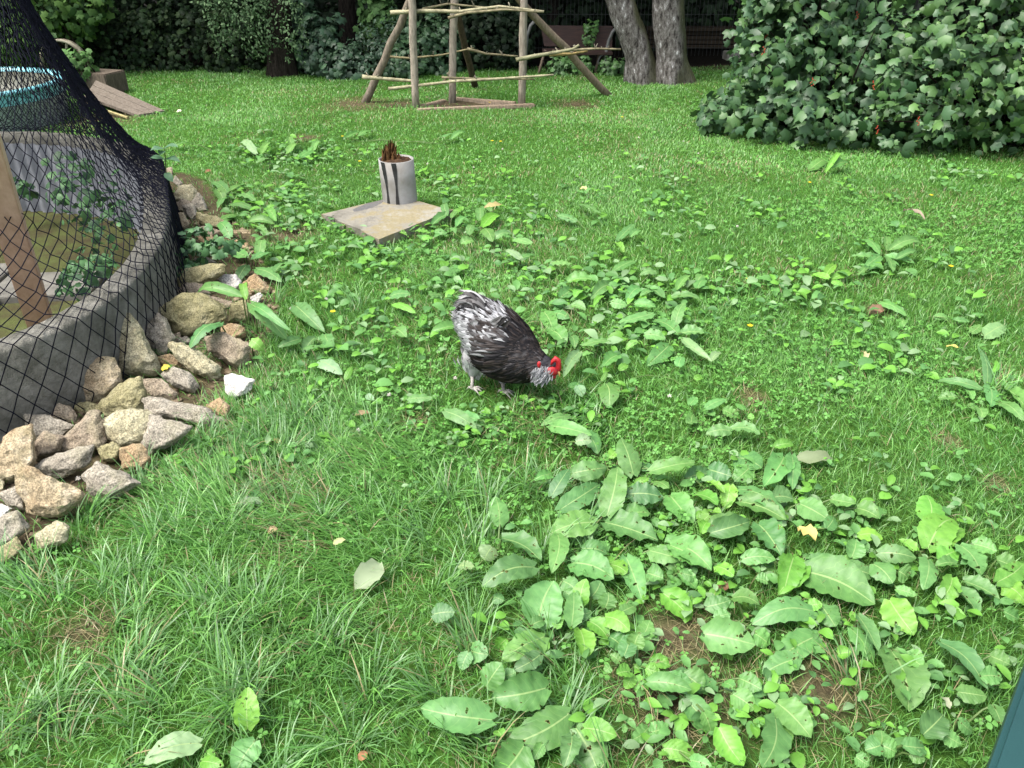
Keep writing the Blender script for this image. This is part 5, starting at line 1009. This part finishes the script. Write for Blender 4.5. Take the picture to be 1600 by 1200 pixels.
# ---------------------------------------------------------------- old bench, wire fence, timber stack
def build_bench():
    Y = 10.25; e = empty('old_bench', (at(900, 90, Y).x, Y, 0)); tag(e, 'old dark brown bench with arched metal hoops under the trees', 'bench')
    dk = mat('brown_board', (.022, .011, .009), (.045, .021, .016), 6, .7, .3, 40, stretch=(1, 5, 5)); ir = mat('grey_iron', (.09, .09, .09), (.15, .15, .145), 20, .6, .2, 60)
    a = at(845, 40, Y); b = at(958, 41, Y); c = at(850, 72, Y-.05); d = at(956, 74, Y-.05)
    mb = MB(); nrm = Vector((0, .03, 0)); V = [c, d, b, a]; mb.add([p for p in V]+[p+nrm for p in V], [(0, 1, 2, 3), (7, 6, 5, 4), (0, 4, 5, 1), (1, 5, 6, 2), (2, 6, 7, 3), (3, 7, 4, 0)]); mb.build('backrest', dk, e)
    mb = MB(); s0 = at(848, 76, Y-.2); s1 = at(955, 78, Y-.2); mb.box(((s0.x+s1.x)/2, Y-.22, s0.z-.03), s1.x-s0.x, .34, .03); mb.build('seat', dk, e, bevel=.004)
    for i, (x0, y0, x1, y1) in enumerate([(852, 78, 841, 112), (872, 80, 866, 112), (905, 82, 898, 116), (937, 80, 930, 112), (865, 78, 863, 104), (886, 78, 884, 108)]):
        mb = MB(); p = at(x0, y0, Y-.25); q = at(x1, y1, Y-.3); q.z = max(-.02, q.z-.1); mb.tube([p, q], .016, 7, c=(1.2, 1.1, 1)); mb.build('leg', M_WOOD, e, True)
    for x, s in ((843, -1), (945, 1)):
        P = [at(*q, Y-.35) for q in ([(838, 30), (829, 40), (824, 55), (822, 75), (821, 110)] if s < 0 else [(966, 40), (957, 50), (951, 64), (947, 82), (945, 118)])]; P[-1].z = -.02
        mb = MB(); mb.tube(P, .018, 8); mb.build('hoop', ir, e, True)
    P = [at(*q, Y-.36) for q in [(947, 82), (938, 88), (934, 96), (938, 103), (943, 104)]]; mb = MB(); mb.tube(P, .010, 7); mb.build('scroll', ir, e, True)
    shrub('ivy_plant', 'green trailing plant hanging over the back of the old bench', 'plant', [(tuple(at(924, 42, Y-.03)), (.10, .08, .07)), (tuple(at(921, 58, Y-.06)), (.07, .05, .13))], 170, .035, [(.1, .22, .05), (.08, .18, .05)], seed=91, mt=M_SHRUB, twigs=0)
    for i, (px, py, r, lb) in enumerate([(885, 110, .16, 'low leafy plant under the middle of the old bench'), (957, 105, .16, 'leafy weed beside the right hoop of the old bench'), (910, 116, .12, 'small weed in the grass in front of the old bench'), (868, 104, .1, 'small weed behind the old bench legs on the left')]):
        c = at(px, py, Y-.4); shrub('leafy_weed', lb, 'weed', [((c.x, c.y, max(c.z, .08)), (r, r, .13))], 150, .045, [(.08, .18, .05), (.06, .13, .04)], seed=95+i, mt=M_SHRUB, twigs=2)
build_bench()
def build_fence():
    Y = 11.3; e = empty('wire_fence', (2.6, Y, 0)); tag(e, 'tall dark wire mesh fence between the birch trunks and the bush', 'fence')
    dk = mat('dark_wire', (.02, .024, .02), (.04, .045, .04), 10, .5, 0); mb = MB()
    x = -.3
    while x < 5.2: mb.box((x, Y, .9), .004, .004, 1.8); x += .05
    for z in (.1, .5, .9, 1.3, 1.78): mb.box((2.45, Y+.005, z), 5.5, .005, .005)
    mb.build('wire_mesh', dk, e)
    for xx in (-.3, 1.55, 3.35, 5.2): m2 = MB(); m2.box((xx, Y+.03, .9), .05, .05, 1.85); m2.build('post', dk, e, bevel=.004)
    t = empty('timber_stack', (3.0, 11.9, 0)); tag(t, 'low stack of weathered brown timber behind the wire fence', 'timber'); rr = random.Random(3)
    for i in range(5):
        m2 = MB(); m2.box((3.0+rr.uniform(-.2, .2), 11.9+rr.uniform(-.06, .06), .05+i*.055), 2.6, .22, .045, Matrix.Rotation(rr.uniform(-.03, .03), 3, 'Z'), (.22, .2, .17)); m2.build('board', M_WOOD, t, bevel=.004)
    mb = MB(); c = at(1150, 113, 10.9); mb.box((c.x, 10.9, .05), .35, .2, .13, Matrix.Rotation(.1, 3, 'Z')); tag(mb.build('kerb_stone', M_CONC, bevel=.01), 'grey kerb stone lying at the foot of the wire fence', 'stone')
build_fence()

# ---------------------------------------------------------------- tub, ramp, hoop at the left
def build_left():
    c = at(-10, 150, 7.45); cx, cy = -4.78, 7.3; Rr = .82; Hh = .33
    e = empty('water_tub', (cx, cy, 0)); tag(e, 'round grey metal tub with turquoise rim behind the netted enclosure', 'tub'); n = 64
    zn = mat('galvanised', (.2, .23, .24), (.3, .33, .34), 6, .5, .1, 30, metal=.3); tq = mat('turquoise', (.12, .36, .40), (.22, .48, .54), 4, .35, .05, 20)
    def ringm(name, prof, mt):
        V = []; m = len(prof)
        for i in range(n):
            a = 6.28318*i/n
            for r, z in prof: V.append((cx+r*math.cos(a), cy+r*math.sin(a), z))
        Q = [(i*m+k, ((i+1) % n)*m+k, ((i+1) % n)*m+k+1, i*m+k+1) for i in range(n) for k in range(m-1)]; link(name, npmesh(name, V, [np.array(Q)]), mt, e, True)
    ringm('tub_wall', [(Rr-.04, -.02), (Rr, Hh-.10)], zn); ringm('upper_band', [(Rr+.001, Hh-.10), (Rr+.004, Hh-.03)], tq); ringm('rim', [(Rr+.003, Hh-.03), (Rr+.02, Hh-.01), (Rr+.01, Hh+.012), (Rr-.05, Hh+.01), (Rr-.06, Hh-.02)], tq); ringm('liner', [(Rr-.058, Hh-.02), (Rr-.07, .12), (.4, .115), (.001, .11)], mat('tub_inside', (.09, .10, .08), (.15, .15, .11), 5, .5, .1))
    # ramp boards
    r = empty('wooden_ramp', (-3.6, 8, 0)); tag(r, 'weathered wooden boards sloping to the grass beside the tub', 'ramp')
    t0, t1 = at(128, 128, 8.35), at(148, 124, 8.7); b0, b1 = G(215, 183), G(258, 176); t0.z = .33; t1.z = .36; t0 = at(133, 150, 7.85); t1 = at(150, 125, 8.3)
    for i in range(3):
        p0 = t0.lerp(t1, i/3+.01); p1 = t0.lerp(t1, (i+1)/3-.01); q0 = b0.lerp(b1, i/3+.01); q1 = b0.lerp(b1, (i+1)/3-.01); q0.z = q1.z = .02; dz = Vector((0, 0, -.025)); mb = MB()
        V = [p0, q0, q1, p1]; mb.add(V+[v+dz for v in V], [(0, 1, 2, 3), (7, 6, 5, 4), (0, 4, 5, 1), (1, 5, 6, 2), (2, 6, 7, 3), (3, 7, 4, 0)], (.85, .85, .84)); mb.build('board', M_WOOD, r)
    mb = MB(); m0 = t0.lerp(t1, .5); mb.box((m0.x-.02, m0.y, m0.z/2-.03), .06, .3, max(.05, m0.z-.06)); mb.build('trestle', M_WOOD, r)
    mb = MB(); p0 = at(128, 160, 7.8); p1 = G(200, 184, .02); mb.tube([p0, p1], .012, 6, c=(1.6, 1.5, 1)); mb.build('side_lath', M_BRANCH, r)
    # block behind ramp
    mb = MB(); c = at(160, 138, 8.6); mb.box((c.x, 8.65, .12), .35, .3, .2, Matrix.Rotation(-.3, 3, 'Z'), (.6, .58, .55)); tag(mb.build('wooden_block', M_WOOD, bevel=.01), 'old wooden block lying behind the sloping boards', 'block')
    # hoop
    h = empty('metal_hoop', (at(95, 90, 8.7).x, 8.7, 0)); tag(h, 'rusty arched wheel hoop with spokes behind the net', 'hoop'); rs = mat('rusty_iron', (.1, .07, .05), (.32, .31, .22), 12, .7, .3, 50)
    c = at(102, 100, 8.7); V, Q = [], []; Ro = .235; m = 30
    for i in range(m+1):
        a = math.pi*(1.08-1.16*i/m)
        for rr_, yy in ((Ro, -.04), (Ro, .04), (Ro-.02, .04), (Ro-.02, -.04)): V.append((c.x+rr_*math.cos(a), 8.7+yy, c.z+rr_*math.sin(a)))
    Q = [(i*4+k, i*4+(k+1) % 4, (i+1)*4+(k+1) % 4, (i+1)*4+k) for i in range(m) for k in range(4)]; link('hoop_band', npmesh('hoop_band', V, [np.array(Q)]), rs, h)
    for a in (.55, 1.25, 2.2): mb = MB(); mb.tube([(c.x+.02, 8.7, c.z-.02), (c.x+Ro*.95*math.cos(a), 8.7, c.z+Ro*.95*math.sin(a))], .014, 6); mb.build('spoke', rs, h)
    mb = MB(); mb.tube([(c.x+.02, 8.7, c.z), (c.x+.02, 8.7, -.02)], .025, 8); mb.build('stand', rs, h)
    # plants in and around the enclosure
    CGR = [(.07, .17, .06), (.1, .22, .08), (.05, .12, .05)]
    for lb, bl, n, sz, sd in [('leafy plant growing inside the enclosure behind the net', [(145, 320, 4.25, .2, .22), (120, 300, 4.4, .16, .2), (165, 350, 4.0, .13, .10), (150, 390, 3.7, .10, .08)], 170, .045, 1),
                              ('low green weed at the inner foot of the near wall', [(140, 415, 3.35, .12, .06), (120, 440, 3.2, .1, .05)], 90, .035, 2),
                              ('green creeper at the foot of the net beside the stones', [(300, 400, 3.75, .07, .10), (312, 375, 3.9, .08, .07), (295, 430, 3.6, .06, .05), (345, 385, 3.75, .09, .04)], 260, .030, 3),
                              ('thin leafy plant at the back wall inside the enclosure, far left', [(28, 305, 5.0, .1, .1)], 60, .045, 4)]:
        blobs = []
        for (px, py, Y, r_, rz) in bl: q = at(px, py, Y); blobs.append(((q.x, q.y, q.z), (r_, r_, rz)))
        shrub('leafy_plant', lb, 'plant', blobs, n, sz, CGR, seed=110+sd, twigs=0, jit=.6)
        if sd in (1, 2, 4): pass
    st = Leaves(); b = at(259, 330, 4.35); b.z = .0; t = at(257, 232, 4.35); st.stem(b, t, .003, (.12, .13, .07)); rr = random.Random(4)
    for i, (px, py, dx, dy) in enumerate([(257, 250, 24, 2), (257, 250, -22, -3), (256, 233, 22, -3), (255, 233, -20, 2), (256, 236, -6, 6), (258, 270, 12, 14)]):
        p = at(px, py, 4.35); q = at(px+dx, py+dy, 4.35-.03); st.add(*leafgeo(p, q, .045, Vector((0, -.3, 1)), seed=i, nl=5, col=(.10, .20, .11), shape='lance'))
    tag(st.build('nettle_stem', M_WEED), 'single thin stemmed plant rising beside the net top at the stones', 'plant')
build_left()

# ---------------------------------------------------------------- teal board in the near corner
def build_teal():
    z = .93; a = G(1606, 1030, z); b = G(1530, 1242, z); d = (b-a).normalized(); s = Vector((d.y, -d.x, 0)); s = s if s.x > 0 else -s
    e = empty('painted_railing', (a.x+.2, a.y, 0)); tag(e, 'dark teal painted board edge cutting the bottom right corner', 'railing')
    A = a-d*.8; B = b+d*.8; mb = MB(); ang = math.atan2(d.y, d.x); mid = (A+B)/2+s*.1; mb.box((mid.x, mid.y, z-.02), (B-A).length, .2, .04, Matrix.Rotation(ang, 3, 'Z')); mb.build('top_board', M_TEAL, e, bevel=.005)
    for t in (.08, .92): p = A.lerp(B, t)+s*.12; m2 = MB(); m2.box((p.x, p.y, (z-.042)/2-.02), .07, .07, z-.042+.04, Matrix.Rotation(ang, 3, 'Z')); m2.build('post', M_TEAL, e, bevel=.004)
build_teal()

# ---------------------------------------------------------------- fallen leaves, flowers, small litter
def litter():
    FL = [('yellow fallen leaf resting on the foreground docks', 'P 1248 825 1275 842 26', (.62, .52, .17), .06), ('pale bitten fallen leaf standing on edge in the long grass', 'C 215 690 330 570 110', (.30, .37, .22), .035), ('grey withered leaf in the grass in front of the stones', 'P 365 790 412 784 15', (.2, .28, .16), .02),
          ('tan dry leaf in the grass left of the foreground tufts', 'P 418 832 434 826 12', (.45, .32, .18), .03), ('brown curled dry leaf in clover left of the rooster feet', 'P 554 650 578 645 9', (.36, .25, .14), .03), ('pale yellow leaf below the long tufts', 'P 520 850 540 843 10', (.42, .46, .2), .04),
          ('yellow stick-like leaf at the right of the lawn', 'P 1478 541 1500 544 6', (.6, .5, .14), .03), ('small pale yellow leaf right of the clover', 'P 1345 550 1352 562 10', (.55, .5, .25), .03), ('brown crumpled leaf under the arching dock leaf', 'P 1358 490 1382 484 18', (.25, .15, .09), .02),
          ('rust brown dead leaf inside the foreground dock bed', 'P 1122 915 1140 920 18', (.2, .10, .06), .02), ('large twisted dry leaf in the far right lawn', 'P 1410 330 1445 342 12', (.33, .27, .2), .04), ('dead grey-green leaf at the bed behind the docks', 'P 1240 718 1300 715 22', (.2, .25, .13), .03),
          ('pale leaf near the mid lawn beyond the rooster', 'P 905 296 918 296 8', (.55, .5, .2), .02), ('light leaf lying at the foot of the wooden ramp', 'P 276 175 284 173 6', (.7, .66, .5), .03), ('yellow leaf lying on the flat orange-brown stone', 'P 252 578 266 572 10', (.6, .5, .06), .09),
          ('brown leaf at the bottom edge near the cut leaves', 'P 560 1186 575 1176 14', (.35, .17, .08), .02), ('dry brown leaf on the soil hole at the bottom', 'D 1400 520 1440 590 30', (.2, .13, .1), .02), ('dry seed stalk lying right of the clump by the slab', 'P 755 325 785 320 10', (.4, .33, .14), .03),
          ('reddish brown leaf at the left lawn by the far docks', 'P 320 270 330 266 6', (.3, .13, .07), .02), ('small white dead leaf under the docks at lower right', 'P 1468 1088 1484 1108 12', (.4, .42, .28), .03), ('orange-brown leaf beside the near stones', 'P 425 690 440 694 9', (.38, .18, .08), .02)]
    for i, (lb, sp_, c, z) in enumerate(FL):
        t = sp_.split(); ox, oy, k = REG[t[0]]; x0, y0, x1, y1, wd = [float(q) for q in t[1:6]]; a = G(ox+x0*k, oy+y0*k, z); b = G(ox+x1*k, oy+y1*k, z+.01); D = depth(a)
        L = Leaves(); L.add(*leafgeo(a, b, wd*k/F*D, Vector((.2, -.4, 1)), arch=.15, wavy=.16, nl=6, seed=i+900, cup=.15, col=c, shape='oval')); tag(L.build('fallen_leaf', M_FLOWER), lb, 'leaf', 'fallen leaves on the lawn')
    def flower(px, py, kind):
        z = .045; p = G(px, py, z); mb = MB(); rr = random.Random(int(px*7+py)); r = .0075
        if kind == 'w':
            e = empty('clover_flower', tuple(p)); cc = (.75, .72, .66)
            for j in range(26):
                a = rr.uniform(0, 6.28); zz = rr.uniform(-.2, 1); q = math.sqrt(max(0, 1-zz*zz)); d = Vector((q*math.cos(a), q*math.sin(a), zz)); s = d.orthogonal().normalized()*.0022; mb.add([p-s, p+d*r*1.3, p+s], [(0, 1, 2)], cc); s2 = d.cross(s); mb.add([p-s2+d*r*.4, p+d*r*1.35, p+s2+d*r*.4], [(0, 1, 2)], cc)
        else:
            e = empty('buttercup', tuple(p)); cc = (.75, .55, .02)
            for j in range(5):
                a = j*1.2566; d = Vector((math.cos(a), math.sin(a), .25)); s = Vector((-math.sin(a), math.cos(a), 0))*.006; mb.add([p, p+d*.008-s, p+d*.014, p+d*.008+s], [(0, 1, 2, 3)], cc)
        mb.build('flower_head', M_FLOWER, e); m2 = MB(); m2.tube([(p.x, p.y, 0), tuple(p)], .001, 4, c=(.1, .2, .05)); m2.build('stalk', M_WEED, e)
        if kind == 'w': tag(e, 'small white clover flower head among the lawn leaves', 'flower', 'white clover flowers in the lawn')
        else: tag(e, 'small yellow buttercup flower in the lawn', 'flower', 'yellow buttercups in the lawn')
    for q in [(893, 566), (711, 591), (1152, 354), (510, 467), (455, 482), (668, 256), (785, 233), (998, 215), (1068, 221), (1091, 240), (1046, 619), (608, 617), (478, 142), (560, 672), (905, 245), (1290, 180), (740, 262), (385, 480), (345, 560), (122, 748), (870, 330), (985, 260)]: flower(*q, 'w')
    for q in [(769, 220), (782, 221), (562, 252), (972, 183), (1170, 436), (1172, 509), (1311, 285), (535, 213), (1486, 416), (520, 487), (1455, 305), (765, 160), (1265, 285)]: flower(*q, 'y')
    # dry stalks over the straw patches
    ST = []
    xs = []; ys = []
    for p, r in BW:
        if p.y < 3.4: n = int(700*r); xs += list(RNG.normal(p.x, r*.5, n)); ys += list(RNG.normal(p.y, r*.5, n))
    x = np.array(xs); y = np.array(ys); k = ~inside(x, y, ROCKZONE); x, y = x[k], y[k]; n = len(x); c = STR*RNG.uniform(.5, 1.25, (n, 1))
    V, q, t, c = blades(x, y, RNG.uniform(.03, .09, n), RNG.uniform(.0012, .0024, n), RNG.uniform(0, 6.28, n), RNG.uniform(1.1, 1.5, n), RNG.uniform(0, .4, n), c)
    V[:, 2] += .006; tag(link('dry_straw', npmesh('dry_straw', V, [q, t], c), M_GRASS), 'dry straw and dead grass on the bare patches', 'straw', kind='stuff')
litter()
